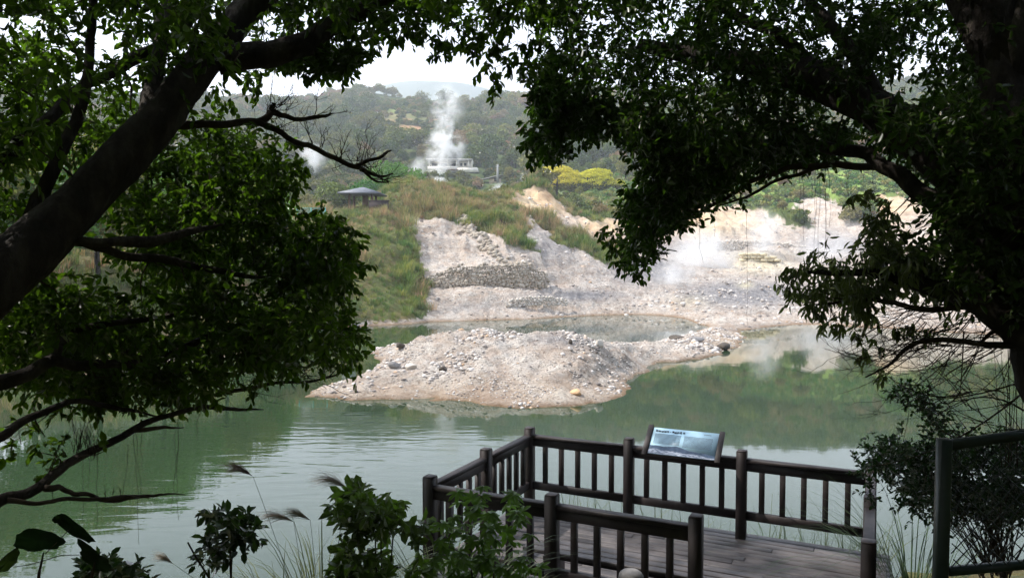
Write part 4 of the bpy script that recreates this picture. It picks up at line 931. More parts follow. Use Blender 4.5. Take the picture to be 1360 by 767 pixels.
# ---------------------------------------------------------------- viewing deck
U = Vector((1.36, -.66, 0)).normalized(); V = Vector((-U.y, U.x, 0)) * 1.0     # along the near rail / away from camera
F0 = Vector((-.93, 8.45, 0)); BAY = 1.50; DZ = 1.0; TOPZ = 2.15; RZ = math.atan2(U.y, U.x)
def deck():
    root = empty('viewing_deck', (F0.x, F0.y, DZ), RZ); tag(root, 'dark brown timber viewing deck with railings over the lake edge', 'deck')
    W, D = BAY * 3, 1.36 * 2
    def part(mb, name, mat=M['timber']): return local(mb.build(name, mat), root)
    mb = MB(); y = -1.6; k = 0; g = random.Random(4)
    while y < D + .2:
        x0, x1 = -.16, W + .22; cut = g.uniform(.8, W - .5)
        for a_, c_ in ((x0, cut - .003), (cut + .003, x1)):
            mb.box(((a_ + c_) / 2, y + .065, -.02 + g.uniform(-.002, .002)), (c_ - a_, .128, .04), bev=.006)
        y += .137; k += 1
    part(mb, 'floor', M['deck'])
    mb = MB()
    for yy in (-1.5, -.1, D / 2, D + .1): mb.bar((-.1, yy, -.14), (W + .15, yy, -.14), .1, .18)
    part(mb, 'joists')
    for x_ in (0, W / 2, W):
        for y_ in (-1.3, D / 2, D):
            mb = MB(); mb.box((x_, y_, -.95), (.14, .14, 1.5)); part(mb, 'pile')
    H_ = TOPZ - DZ; posts = [(0, 0), (BAY, 0), (2 * BAY, 0), (3 * BAY, 0), (0, D / 2), (0, D), (BAY, D), (2 * BAY, D), (3 * BAY, D), (3 * BAY, D / 2)]
    for p_ in posts:
        mb = MB(); mb.box((p_[0], p_[1], H_ / 2 - .02), (.124, .124, H_ - .01), bev=.004); q = part(mb, 'post')
        mb = MB(); v = np.array([(-.062, -.062, 0), (.062, -.062, 0), (.062, .062, 0), (-.062, .062, 0), (-.052, -.052, .014), (.052, -.052, .014), (.052, .052, .014), (-.052, .052, .014)]) + [p_[0], p_[1], H_ - .022]
        mb.add(v, [[0, 1, 5, 4], [1, 2, 6, 5], [2, 3, 7, 6], [3, 0, 4, 7], [4, 5, 6, 7], [3, 2, 1, 0]]); cc = mb.build('cap', M['timber']); local(cc, q)
    spans = [((0, 0), (BAY, 0)), ((BAY, 0), (2 * BAY, 0)), ((0, 0), (0, D / 2)), ((0, D / 2), (0, D)), ((0, D), (BAY, D)), ((BAY, D), (2 * BAY, D)), ((2 * BAY, D), (3 * BAY, D)), ((3 * BAY, 0), (3 * BAY, D / 2)), ((3 * BAY, D / 2), (3 * BAY, D))]
    for a_, c_ in spans:
        A = Vector((*a_, 0)); C = Vector((*c_, 0)); d = (C - A).normalized(); n = Vector((-d.y, d.x, 0)); A1 = A + d * .06; C1 = C - d * .06
        up = Vector((0, 0, 1))
        mb = MB(); mb.bar(A1 + up * (H_ - .135), C1 + up * (H_ - .135), .10, .05, bev=.008); part(mb, 'handrail')
        mb = MB(); mb.bar(A1 + up * (H_ - .215), C1 + up * (H_ - .215), .055, .11, bev=.006); part(mb, 'upper_rail')
        mb = MB(); mb.bar(A1 + up * .30, C1 + up * .30, .06, .11, bev=.006); part(mb, 'lower_rail')
        for k in range(5):
            q = A.lerp(C, (k + 1) / 6)
            mb = MB(); mb.bar(q + up * .352, q + up * (H_ - .272), .066, .055, roll=n, bev=.003); part(mb, 'baluster')
    return root
dk = deck()
# bench just inside the near rail
def bench():
    o0 = F0 + U * (.9 * BAY) + V * .42; root = empty('bench', (o0.x, o0.y, DZ), RZ); tag(root, 'low slatted timber bench inside the near railing of the deck', 'bench')
    for k in range(3):
        mb = MB(); mb.box((.95, -.13 + k * .13, .40), (2.5, .11, .045), bev=.006); local(mb.build('slat', M['deck']), root)
    for x_ in (0.0, 1.9):
        mb = MB(); mb.box((x_, 0, .18), (.12, .34, .36), bev=.01); local(mb.build('leg', M['timber']), root)
    mb = MB(); mb.bar((.06, 0, .33), (1.84, 0, .33), .08, .09); local(mb.build('stretcher', M['timber']), root)
bench()
# weathered post top in front
p = P(838, 757, 5.2); mb = MB(); 
rads = [(0, .09), (.0, .09)]
zg = Hf(p.x, 5.2); hh = p.z - zg
a = np.linspace(0, math.pi / 2, 5)
mb.tube([(0, 0, -.3)] + [(0, 0, hh - .05 + .05 * math.sin(q)) for q in a], [.09] + [.09 * (.45 + .55 * math.cos(q)) for q in a], 14)
o = mb.build('bollard', M['greytimber'], smooth=False); o.location = (p.x, 5.2, zg); tag(o, 'grey weathered round topped timber post at the bottom edge', 'post')

# ------------- information sign
def sign():
    bl = F0 + U * (BAY * 1 + .24) + V * (1.36 * 2 - .16); root = empty('information_sign', (bl.x, bl.y, 1.985), RZ); tag(root, 'pale blue tilted information board fixed on the far rail', 'sign')
    W, Ln = 1.0, .46; tilt = R(40); ex = Vector((1, 0, 0)); ey = Vector((0, math.cos(tilt), math.sin(tilt))); en = Vector((0, -math.sin(tilt), math.cos(tilt)))
    rm = Matrix((ex, ey, en)).transposed().to_4x4()
    def Q(u, v, w_=0): return ex * u + ey * v + en * w_
    def slab(name, u0, u1, v0, v1, w0, w1, mat, par=root, bev=0):
        mb = MB(); mb.box(Q((u0 + u1) / 2, (v0 + v1) / 2, (w0 + w1) / 2), (u1 - u0, v1 - v0, w1 - w0), rm, bev=bev); o_ = mb.build(name, mat); return local(o_, par)
    fr = M['timber']
    slab('back_board', 0, W, 0, Ln, -.03, 0, fr); slab('side_frame', -.015, .055, -.02, Ln + .02, .001, .03, fr, bev=.004); slab('side_frame', W - .055, W + .015, -.02, Ln + .02, .001, .03, fr, bev=.004)
    pm = surf('sign_blue', [(.3, (.46, .72, .90)), (.7, (.62, .84, .94))], 1.2, .35, 0, spec=.5)
    pn = slab('panel', .06, W - .06, .02, Ln - .01, .001, .012, pm)
    ink = surf('sign_ink', [(.3, (.01, .012, .03)), (.7, (.02, .02, .05))], 5, .5, 0); grey_ = surf('sign_text', [(.3, (.04, .07, .13)), (.7, (.07, .11, .18))], 5, .5, 0)
    g = random.Random(5); mb = MB()
    def mark(mb, u, v, s, n):      # dense block glyphs: strokes inside a square
        for k in range(n):
            if g.random() < .5: c_ = (u + g.uniform(.3, .7) * s, v + g.random() * s, s * g.uniform(.6, 1), s * .16)
            else: c_ = (u + g.random() * s, v + g.uniform(.3, .7) * s, s * .16, s * g.uniform(.6, 1))
            mb.box(Q(c_[0], c_[1], .0135 + .0004 * k), (c_[2], c_[3], .0008), rm)
    x_ = .10
    for k in range(11):
        if k == 5: mb.box(Q(x_ + .012, .398, .0135), (.008, .008, .001), rm); x_ += .034; continue
        mark(mb, x_, .382, .030, 8); x_ += .037
    t_ = mb.build('title', ink); local(t_, pn)
    mb = MB()
    for col_, (u0, u1, v1, rows, dens) in enumerate(((.10, .46, .345, 9, .9), (.50, .88, .345, 10, .9), (.75, .86, .405, 1, .9))):
        for r_ in range(rows):
            u = u0
            while u < u1 - .012:
                w_ = g.uniform(.006, .014); mb.box(Q(u + w_ / 2, v1 - r_ * .019, .0135), (w_, .0085, .0008), rm); u += w_ + .005
    t_ = mb.build('body_text', grey_); local(t_, pn)
    # printed landscape strip: pale foreground and dark ridge
    def strip(name, tops, v0, mat, w_):
        mb = MB(); n = len(tops); u0, u1 = .062, W - .062; vs = []
        for i in range(n): u = u0 + (u1 - u0) * i / (n - 1); vs += [Q(u, v0, w_), Q(u, tops[i], w_)]
        mb.add([tuple(q) for q in vs], [[2 * i, 2 * i + 2, 2 * i + 3, 2 * i + 1] for i in range(n - 1)]); o_ = mb.build(name, mat); return local(o_, pn)
    n = 60; xs = np.linspace(0, 1, n)
    top = .175 - .075 * xs ** 1.5 + .035 * np.exp(-((xs - .42) / .11) ** 2) + .012 * np.exp(-((xs - .85) / .05) ** 2) + (fbm(xs * 20, xs * 0, 3) - .5) * .012 - .02
    strip('printed_ridge', top, .022, surf('ridge_print', [(.35, (.06, .10, .17)), (.65, (.14, .20, .30))], 14, .35, 0), .0130)
    low = .095 - .045 * xs + (fbm(xs * 9, xs * 0 + 4, 3) - .5) * .04
    strip('printed_foreground', low, .022, surf('foreground_print', [(.38, (.12, .16, .26)), (.48, (.42, .48, .6)), (.6, (.68, .72, .82))], 22, .35, 0, stretch=(1, 3, 3)), .0138)
    slab('bracket', .1, .16, .1, .34, -.16, -.031, fr); slab('bracket', W - .16, W - .1, .1, .34, -.16, -.031, fr)
sign()

# ------------- green chain link fence at the right
def chain_fence():
    a = P(1254, 582, 4.0); c = P(1420, 567, 4.05); zb = P(1254, 750, 4.0).z
    root = empty('chain_link_fence', (a.x, 4.0, Hf(a.x, 4.0))); tag(root, 'dark green chain link fence panel at the lower right', 'fence'); o0 = root.location.copy()
    off = lambda p_: Vector(p_) - o0
    g0 = P(1248, 757, 4.0)
    mb = MB(); mb.bar(off((P(1245, 900, 4.0).x, 4, zb - .75)), off((a.x, 4, a.z)), .062, .062, roll=(0, 1, 0), bev=.006); local(mb.build('post', M['greenmetal']), root)
    mb = MB(); mb.bar(off(P(1262, 590, 4)), off(P(1440, 566, 4.05)), .045, .05, bev=.005); local(mb.build('top_rail', M['greenmetal']), root)
    mb = MB(); mb.bar(off(P(1258, 758, 4)), off(P(1440, 742, 4.05)), .04, .045, bev=.005); local(mb.build('lower_rail', M['greenmetal']), root)
    mb = MB(); mb.bar(off((P(1440, 566, 4.05).x, 4.05, zb - .7)), off(P(1440, 560, 4.05)), .062, .062, roll=(0, 1, 0)); local(mb.build('post', M['greenmetal']), root)
    mb = MB(); A = []; B = []
    x0, x1 = a.x + .035, P(1436, 0, 4.05).x; s = .055
    zt = lambda x_: a.z - .045 + (x_ - a.x) * .095; zl = lambda x_: zb - .03 + (x_ - a.x) * .095
    for sgn in (1, -1):
        u = x0 - 1.0
        while u < x1 + 1.0:
            p0 = np.array([u, zl(u)]); h = zt(u) - zl(u)
            q0 = [u, zl(u)]; q1 = [u + sgn * h, zt(u + sgn * h)]
            t = np.linspace(0, 1, 24); X_ = q0[0] + (q1[0] - q0[0]) * t; Z_ = q0[1] + (q1[1] - q0[1]) * t
            k = (X_ > x0) & (X_ < x1)
            if k.sum() > 1:
                X_, Z_ = X_[k], Z_[k]; A.append((X_[0] - o0.x, 4.0 - o0.y + .004 * sgn, Z_[0] - o0.z)); B.append((X_[-1] - o0.x, 4.0 - o0.y + .004 * sgn, Z_[-1] - o0.z))
            u += s * 1.41
    mb.tubes(A, B, .0032, .0032, 4); local(mb.build('wire_mesh', M['greenmetal']), root)
chain_fence()

# ---------------------------------------------------------------- foreground trees
def spline(pts, n=8):
    p = np.array(pts, float); p = np.vstack([2 * p[0] - p[1], p, 2 * p[-1] - p[-2]]); out = []
    for i in range(1, len(p) - 2):
        for t in np.linspace(0, 1, n, endpoint=False):
            a, b_, c_, d = p[i - 1], p[i], p[i + 1], p[i + 2]
            out.append(.5 * ((2 * b_) + (-a + c_) * t + (2 * a - 5 * b_ + 4 * c_ - d) * t * t + (-a + 3 * b_ - 3 * c_ + d) * t ** 3))
    out.append(p[-2]); return np.array(out)
class Tree:
    def __init__(s, seed): s.nodes = []; s.rad = []; s.big = MB(); s.small = MB(); s.lv = MB(); s.g = np.random.default_rng(seed)
    def limb(s, pts, n=8, seg=12, big=True, wob=.016):
        """pts: (px, py, Y, radius in photo px)"""
        q = []
        for a in pts:
            p_ = P(*a[:3]); q.append((p_.x, p_.y, p_.z, a[3] / 1000 * a[2]))
        return s.limbw(q, n, seg, big, wob)
    def limbw(s, q, n=8, seg=12, big=True, wob=.03):
        sp = spline(q, n); pts = sp[:, :3].copy(); r = np.maximum(sp[:, 3], .0015)
        k = len(pts); ph = s.g.random(3) * 6
        for ax in range(3): pts[:, ax] += wob * (np.sin(np.arange(k) * .7 + ph[ax]) * .5 + s.g.normal(size=k) * .12) * np.minimum(1, np.arange(k) / 5) * np.minimum(1, r / .02 + .4)
        mb = s.big if big else s.small
        n0 = mb.n; mb.tube(pts, r, seg)
        if seg >= 10:     # gnarled surface: swell the ring points
            v = mb.v[-1].reshape(-1, seg, 3); nz = (s.g.random((v.shape[0], seg, 1)) - .5) * .05 + .06 * np.sin(np.arange(seg) * 2 * np.pi / seg * 5 + np.arange(v.shape[0])[:, None] * .12)[:, :, None] + .04 * np.sin(np.arange(seg) * 2 * np.pi / seg * 2 + np.arange(v.shape[0])[:, None] * .3)[:, :, None]
            mb.v[-1] = (pts[:, None, :] + (v - pts[:, None, :]) * (1 + nz)).reshape(-1, 3).astype(np.float32)
        for a, b_ in zip(pts, r): s.nodes.append(a); s.rad.append(b_)
        return pts
    def grow(s, targets, leafR, sag=.1):
        T = np.array(targets); nd = np.array(s.nodes); rd = np.array(s.rad)
        d = np.min(np.linalg.norm(T[:, None] - nd[None], axis=2), axis=1) if len(nd) * len(T) < 4e6 else np.linalg.norm(T - nd.mean(0), axis=1)
        for i in np.argsort(d):
            t = T[i]; nd = np.array(s.nodes); rd = np.array(s.rad); dd = np.linalg.norm(nd - t, axis=1) - rd * 2
            cand = np.argmin(dd + (dd < .12) * 5); a = nd[cand]; L = np.linalg.norm(t - a)
            if L < .05: continue
            r0 = min(rd[cand] * .7, .004 + .010 * L); r1 = .0022
            m = (a + t) / 2 + s.g.normal(size=3) * L * .12 + np.array([0, 0, L * sag])
            k = max(4, int(L / .15)); u = np.linspace(0, 1, k)[:, None]
            pts = (1 - u) ** 2 * a + 2 * u * (1 - u) * m + u * u * t; pts[1:-1] += s.g.normal(size=(k - 2, 3)) * .012
            r = r0 + (r1 - r0) * u[:, 0]; s.small.tube(pts, r, 5)
            for p_, q in zip(pts[1:], r[1:]): s.nodes.append(p_); s.rad.append(q)
    def foliage(s, centers, R_, ntw=9, nl=8, L=.062, W=.030, droop=.25, out=None, lv=None, twl=1.0):
        C = np.array(centers); n = len(C); g = s.g; R_ = np.broadcast_to(R_, n)
        c = np.repeat(C, ntw, 0); Rr = np.repeat(R_, ntw)
        d = unit(g.normal(size=(len(c), 3)) + np.array([0, 0, -droop]))
        st = c + g.normal(size=c.shape) * Rr[:, None] * .35
        ln = Rr * (.5 + .7 * g.random(len(c))) * twl
        en = st + d * ln[:, None]
        s.small.tubes(st, en, .0018, .0009, 3)
        t = (np.arange(nl) + .6) / nl
        p = st[:, None] + (en - st)[:, None] * t[None, :, None]; p[:, :, 2] -= (t[None] ** 2) * ln[:, None] * .12
        p = p.reshape(-1, 3); dd = np.repeat(d, nl, 0)
        ax = unit(dd * .7 + g.normal(size=p.shape) * .55 + np.array([0, 0, -droop]))
        nr = unit(g.normal(size=p.shape) * .7 + np.array([0, 0, 1.0]))
        sc = .65 + .6 * g.random(len(p)); rn = np.clip(np.repeat(g.random(n), ntw * nl) * .5 + g.random(len(p)) * .5, 0, 1)
        leaf_quads(p, ax, nr, L * sc, W * sc, rn, lv or s.lv, .14, .2)
def sample(poly, n, d0, d1, g, extra=None):
    xs = [p[0] for p in poly]; ys = [p[1] for p in poly]; out = []
    while len(out) < n:
        m = 400; px = g.uniform(min(xs), max(xs), m); py = g.uniform(min(ys), max(ys), m)
        ok = inpoly(px, py, poly)
        for a, b_ in zip(px[ok], py[ok]):
            Y = g.uniform(d0, d1); out.append(tuple(P(a, b_, Y)))
            if len(out) >= n: break
    return out
def hang(name, parent, px, py, Y, dy, sway=6, r=.0016, mat=None):
    """aerial root hanging from a branch"""
    g = random.Random(int(px * 7 + py)); pts = []; n = 12; x = px
    for i in range(n):
        pts.append(P(x, py + dy * i / (n - 1), Y)); x += g.uniform(-1, 1) * sway * .35
    mb = MB(); mb.tube([tuple(p_) for p_ in pts], np.linspace(r, r * .6, n), 4); return mb.build(name, mat or M['twig'], parent)
def dead_twigs(mb, p, d, L, r, dep, g, up=.35):
    q = p + d * L; k = 4; pts = [p + d * L * i / k + Vector((g.uniform(-1, 1), g.uniform(-1, 1), g.uniform(-1, 1))) * L * .05 * (i > 0) for i in range(k + 1)]
    mb.tube([tuple(a) for a in pts], [r * (1 - .5 * i / k) for i in range(k + 1)], 4)
    if dep > 0:
        for i in range(g.randint(2, 4)):
            a = pts[g.randint(1, k)]; nd = (d * .6 + Vector((g.uniform(-1, 1), g.uniform(-.6, .6), g.uniform(-.5, 1) + up * .5))).normalized()
            dead_twigs(mb, a, nd, L * g.uniform(.4, .65), r * .55, dep - 1, g, up)

AZ, EL = -78, 50        # sun to the left and slightly ahead
SUN = np.array([math.sin(R(AZ)) * math.cos(R(EL)), math.cos(R(AZ)) * math.cos(R(EL)), math.sin(R(EL))])
LANES = [np.array(P(*q)) for q in ((385, 240, 5.8), (450, 330, 5.8), (430, 445, 5.6), (1100, 370, 5.5), (800, 190, 6.5), (300, 230, 6.0))]
def sunlane(x, y, z):
    for a in LANES:
        v = np.array([x, y, z]) - a; t = v @ SUN
        if np.linalg.norm(v - t * SUN) < (1.05 if a[0] < 0 else .75): return True
    return False
# ---- the leaning tree at the left
LT = Tree(21)
base = np.array([-4.1, 3.0, Hf(-4.1, 3.0) - .3])
q = [(base[0], base[1], base[2], .26), (-3.75, 3.2, 3.2, .23)] + [(*P(x, y, d), r / 1000 * d) for x, y, d, r in [(-60, 425, 3.7, 40), (30, 342, 3.9, 36), (95, 280, 4.1, 31), (160, 212, 4.3, 28), (215, 154, 4.5, 25), (262, 93, 4.7, 22), (318, 26, 5.0, 19), (365, -30, 5.3, 20), (430, -120, 5.8, 16), (520, -220, 6.4, 12)]]
LT.limbw(q, 10, 20, True, .012)
LT.limb([(290, 78, 4.8, 20), (345, 74, 4.9, 17), (395, 62, 5.0, 15), (435, 38, 5.2, 13), (490, 10, 5.4, 11), (560, -25, 5.7, 8), (650, -60, 6.2, 5)], 8, 11)
LT.limb([(-90, 300, 3.9, 14), (-10, 225, 4.1, 11), (60, 160, 4.3, 8), (120, 110, 4.6, 6), (190, 75, 4.9, 9), (250, 40, 5.2, 6)], 8, 10)
LT.limb([(20, 340, 4.0, 12), (62, 240, 4.15, 9), (105, 150, 4.3, 7), (120, 60, 4.4, 6), (125, -40, 4.5, 5)], 8, 10)
LT.limb([(190, 185, 4.4, 16), (205, 110, 4.7, 11), (215, 30, 5.0, 8), (240, -50, 5.4, 5)], 8, 9)
LT.limb([(60, 320, 4.0, 10), (130, 320, 4.1, 6), (185, 322, 4.3, 8), (245, 310, 4.5, 6), (300, 296, 4.8, 1)], 6, 8)
LT.limb([(110, 320, 4.1, 7), (150, 335, 4.2, 5.5), (200, 343, 4.4, 6), (250, 350, 4.6, 5), (318, 366, 4.9, 3.5), (370, 365, 5.1, .8)], 6, 8)
LT.limb([(-120, 560, 3.6, 18), (-40, 525, 3.8, 13), (30, 497, 4.0, 10), (75, 480, 4.2, 8), (120, 485, 4.5, 6.5), (200, 478, 4.8, 5), (300, 440, 5.2, 5), (390, 405, 5.5, 3)], 6, 9)
LT.limb([(70, 482, 4.2, 8), (85, 450, 4.3, 6), (140, 430, 4.5, 4.5), (230, 420, 4.9, 3)], 6, 7)
LT.limb([(-140, 640, 3.5, 13), (-60, 605, 3.7, 9), (0, 578, 3.9, 6.5), (46, 552, 4.1, 5.2), (92, 534, 4.3, 4), (160, 541, 4.6, 3), (215, 556, 4.9, .8)], 6, 8)
LT.limb([(-150, 720, 3.4, 16), (-60, 690, 3.6, 11), (0, 666, 3.8, 8), (46, 648, 4.0, 7), (113, 603, 4.3, 5.6), (184, 568, 4.6, 4.5), (240, 545, 4.9, 3.2), (300, 542, 5.2, 3), (350, 544, 5.4, .7)], 6, 8)
LT.limb([(10, 664, 3.8, 4), (52, 667, 3.95, 2.8), (110, 662, 4.15, 2.8), (160, 661, 4.3, 2.6), (210, 656, 4.5, 1.7), (246, 656, 4.6, .5)], 6, 6, False, .015)
LT.limb([(60, 648, 4.0, 5), (85, 649, 4.1, 3.5), (112, 657, 4.2, 3), (150, 663, 4.3, 2.5), (200, 660, 4.4, 1)], 6, 6, False, .015)
LT.limb([(180, 571, 4.6, 3.5), (215, 568, 4.8, 2.4), (244, 567, 5.0, .5)], 5, 6, False, .01)
LT.limb([(300, 520, 5.1, 3), (350, 512, 5.3, 2.4), (410, 505, 5.5, 1.8), (450, 498, 5.6, 1)], 5, 6, False, .02)
LPOLY = [
 ([(-140, -90), (330, -90), (290, 50), (250, 95), (205, 150), (150, 60), (90, 80), (60, 180), (-40, 300), (-140, 340)], 135, 3.6, 6.6, .24),
 ([(-60, 60), (90, 60), (180, 150), (130, 230), (60, 310), (-60, 380)], 34, 4.6, 6.4, .24),
 ([(120, 130), (200, 130), (230, 150), (160, 210), (110, 230)], 12, 5, 6.4, .2),
 ([(240, 175), (300, 165), (360, 185), (392, 205), (396, 235), (378, 262), (340, 280), (270, 290), (180, 300), (150, 270)], 60, 4.8, 6.6, .2),
 ([(330, 255), (375, 262), (400, 300), (430, 288), (445, 300), (468, 335), (470, 360), (450, 375), (425, 372), (405, 392), (385, 395), (360, 375), (300, 345), (210, 350), (160, 320)], 84, 4.8, 6.4, .17),
 ([(130, 380), (200, 360), (290, 365), (350, 400), (400, 405), (440, 425), (465, 440), (464, 462), (430, 472), (400, 478), (330, 470), (270, 485), (200, 500), (120, 505), (40, 495), (-60, 500), (-60, 430), (40, 420)], 128, 4.4, 6.2, .19),
 ([(20, 485), (260, 485), (320, 500), (240, 525), (120, 520), (20, 515)], 26, 4.5, 5.5, .14),
 ([(-40, 370), (40, 380), (90, 400), (60, 440), (-40, 450)], 16, 4.2, 5.4, .2),
 # top edge towards the middle
 ([(300, -90), (760, -90), (740, 10), (700, 30), (640, 28), (600, 20), (545, 20), (505, 35), (470, 40), (440, 10), (380, 30), (330, 20)], 120, 4.6, 7.2, .19),
 ([(345, 60), (400, 70), (470, 45), (500, 40), (505, 58), (470, 70), (440, 92), (425, 86), (400, 80), (370, 82)], 22, 5.0, 6.2, .10),
]
allc = []; grp_ = []
for poly, n, d0, d1, r in LPOLY:
    c = sample(poly, n, d0, d1, LT.g); allc += c; grp_.append((c, r, d1))
LT.grow(allc, .2)
for (c, r, d1) in grp_: LT.foliage(c, r, 10, 9, .060, .031)
# fringe sprigs that read against the bright opening
FR = [(422, 96), (432, 78), (450, 84), (462, 62), (478, 66), (490, 50), (500, 62), (514, 44), (530, 44), (545, 38), (408, 92), (395, 78), (372, 88), (352, 62), (560, 34), (575, 60), (584, 72), (592, 52), (604, 62), (612, 38), (622, 60), (634, 46), (646, 72), (652, 92), (656, 112), (640, 56), (664, 60), (674, 82), (684, 70), (694, 88), (706, 92), (716, 78), (700, 60), (668, 40), (330, 108), (336, 96), (344, 118), (300, 135), (290, 118),
      (476, 352), (470, 322), (462, 300), (440, 282), (395, 210), (400, 225), (388, 190), (474, 445), (470, 470), (455, 480), (462, 378), (448, 400), (440, 420)]
fc = [tuple(P(a, b_, LT.g.uniform(5.0, 6.0))) for a, b_ in FR]; LT.grow(fc, .1); LT.foliage(fc, .075, 5, 6, .062, .032, .6)
SP = [(10, 575), (28, 590), (52, 600), (70, 612), (60, 580), (80, 596), (30, 560), (8, 600), (140, 598), (66, 628), (84, 585), (45, 565)]
fc = [tuple(P(a, b_, 4.2)) for a, b_ in SP]; LT.grow(fc, .1); LT.foliage(fc, .06, 2, 4, .06, .034, 0)
# crown above and around the camera (out of frame, shades the bank and deck)
up = []
while len(up) < 520:
    x, y, z = LT.g.uniform(-8.5, 3.5), LT.g.uniform(-4, 12.5), LT.g.uniform(6.6, 11.5)
    pr, pc = proj(x, max(y, .3), z)
    if y > .5 and pc > -60 - 900 / y and -100 < pr < 1460: continue
    if sunlane(x, y, z): continue
    up.append((x, y, z))
LT.limbw([(*P(365, -30, 5.3), .12), (-1.6, 7.0, 9.0, .10), (-1.0, 9.0, 10.0, .06)], 6, 8); LT.limbw([(-3.3, 3.9, 5.4, .14), (-4.0, 2.2, 7.4, .12), (-4.2, -.5, 9.0, .07)], 6, 8); LT.limbw([(-3.0, 4.3, 6.0, .12), (-2.8, 3.8, 8.4, .1), (-1.0, 2.4, 9.8, .06)], 6, 8)
LT.grow(up, .3); UPL = MB(); LT.foliage(up, .50, 14, 8, .15, .085, lv=LT.lv)
lroot = empty('leaning_tree', tuple(base + [0, 0, .3])); tag(lroot, 'big dark leaning tree with thick diagonal trunk at the left', 'tree')
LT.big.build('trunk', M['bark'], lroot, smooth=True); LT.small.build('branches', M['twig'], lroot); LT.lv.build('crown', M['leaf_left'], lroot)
# dead bare branch of that tree
gg = random.Random(3); db = Tree(5)
main = db.limb([(225, 165, 4.6, 7), (262, 166, 4.7, 5.5), (300, 164, 4.8, 5), (345, 163, 4.95, 4.8), (372, 176, 5.0, 4), (395, 189, 5.05, 3.8), (422, 198, 5.1, 3.6), (448, 212, 5.2, 3.4), (472, 221, 5.3, 3.2), (490, 228, 5.35, 1.6)], 6, 7, False, .01)
db.limb([(340, 163, 4.95, 5.5), (354, 157, 4.97, 5), (360, 148, 5.0, 4.5), (363, 138, 5.0, 3.5)], 5, 7, False, .006)
db.limb([(360, 146, 5.0, 4.5), (378, 155, 5.05, 3.5), (400, 158, 5.1, 3), (428, 155, 5.15, 2.5), (440, 150, 5.2, 1.5)], 5, 6, False, .01)
db.limb([(470, 221, 5.3, 3.2), (490, 214, 5.35, 2.6), (508, 206, 5.4, 2.2), (520, 200, 5.45, 1.0)], 5, 6, False, .01)
db.limb([(478, 225, 5.3, 2.6), (500, 233, 5.35, 2), (522, 231, 5.4, .9)], 5, 6, False, .01)
db.limb([(484, 228, 5.3, 2.4), (498, 240, 5.3, 1.6), (516, 242, 5.35, .8)], 5, 6, False, .01)
for i in range(46):
    k = gg.randint(int(len(db.nodes) * .15), len(db.nodes) - 1); a = Vector(db.nodes[k]); d = Vector((gg.uniform(-.5, .9), gg.uniform(-.3, .3), gg.uniform(-.35, 1.0))).normalized()
    dead_twigs(db.small, a, d, gg.uniform(.08, .26), .0032, 2, gg)
db.small.build('bare_branch', M['twig'], lroot)
# leafless twig spray at the lower edge of the left crown
mb = MB(); gg = random.Random(14)
for i in range(70):
    px, py = gg.uniform(110, 440), gg.uniform(470, 520); a = P(px, py, gg.uniform(4.8, 5.6)); d = Vector((gg.uniform(.1, 1), gg.uniform(-.3, .3), gg.uniform(-.6, .5))).normalized(); dead_twigs(mb, a, d, gg.uniform(.12, .30), .0026, 2, gg, .2)
for i in range(24):
    px, py = gg.uniform(80, 140), gg.uniform(585, 600); 
    a = P(gg.uniform(95, 130), gg.uniform(595, 612), 4.3); dead_twigs(mb, a, Vector((gg.uniform(-.3, .4), 0, 1)).normalized(), gg.uniform(.08, .2), .002, 1, gg, 1)
for px, py in ((70, 665), (105, 662), (140, 660), (150, 657), (160, 658)):
    dead_twigs(mb, P(px, py, 4.15), Vector((gg.uniform(-.2, .5), 0, 1)).normalized(), .045, .0025, 1, gg, 1)
mb.build('bare_twigs', M['twig'], lroot)
for px, py, dy in ((112, 605, 90), (130, 600, 110), (118, 590, 60), (180, 570, 90), (186, 560, 60), (240, 545, 60), (238, 560, 130), (236, 600, 80), (170, 590, 85), (177, 572, 150), (392, 150, 60), (352, 165, 40), (405, 158, 40), (268, 545, 40), (330, 100, 90)):
    hang('aerial_root', lroot, px, py, 4.6 if px < 300 else 5.1, dy)

# ---- the arching tree at the right
RT = Tree(22)
base = np.array([4.6, 4.7, Hf(4.6, 4.7) - .3])
RT.limbw([(base[0], base[1], base[2], .34), (4.2, 4.8, 3.0, .30)] + [(*P(x, y, d), r / 1000 * d) for x, y, d, r in [(1425, 520, 5.0, 54), (1392, 420, 5.1, 48), (1352, 335, 5.2, 41), (1305, 265, 5.3, 36), (1245, 205, 5.5, 31), (1175, 155, 5.7, 26), (1105, 115, 6.0, 25), (1020, 90, 6.3, 18), (930, 75, 6.6, 12), (850, 60, 6.9, 8)]], 10, 20, True, .012)
RT.limb([(1380, 450, 5.1, 34), (1335, 412, 5.1, 30), (1300, 372, 5.2, 22), (1285, 330, 5.3, 17), (1258, 288, 5.4, 14), (1222, 255, 5.5, 12), (1185, 228, 5.6, 10), (1148, 205, 5.8, 9), (1095, 195, 6.1, 8), (1020, 185, 6.4, 6), (930, 170, 6.8, 4)], 7, 10)
RT.limb([(1165, 222, 5.7, 5), (1130, 220, 5.8, 5), (1090, 219, 5.9, 4.5), (1050, 223, 6.0, 4), (1010, 236, 6.1, 3.5), (970, 258, 6.2, 3), (930, 282, 6.3, 2), (890, 290, 6.4, 1.5)], 6, 8, False, .015)
RT.limb([(1100, 219, 5.9, 3.2), (1070, 228, 5.95, 2.8), (1030, 241, 6.0, 2.3), (990, 262, 6.1, 1.8), (960, 272, 6.2, 1)], 6, 7, False, .015)
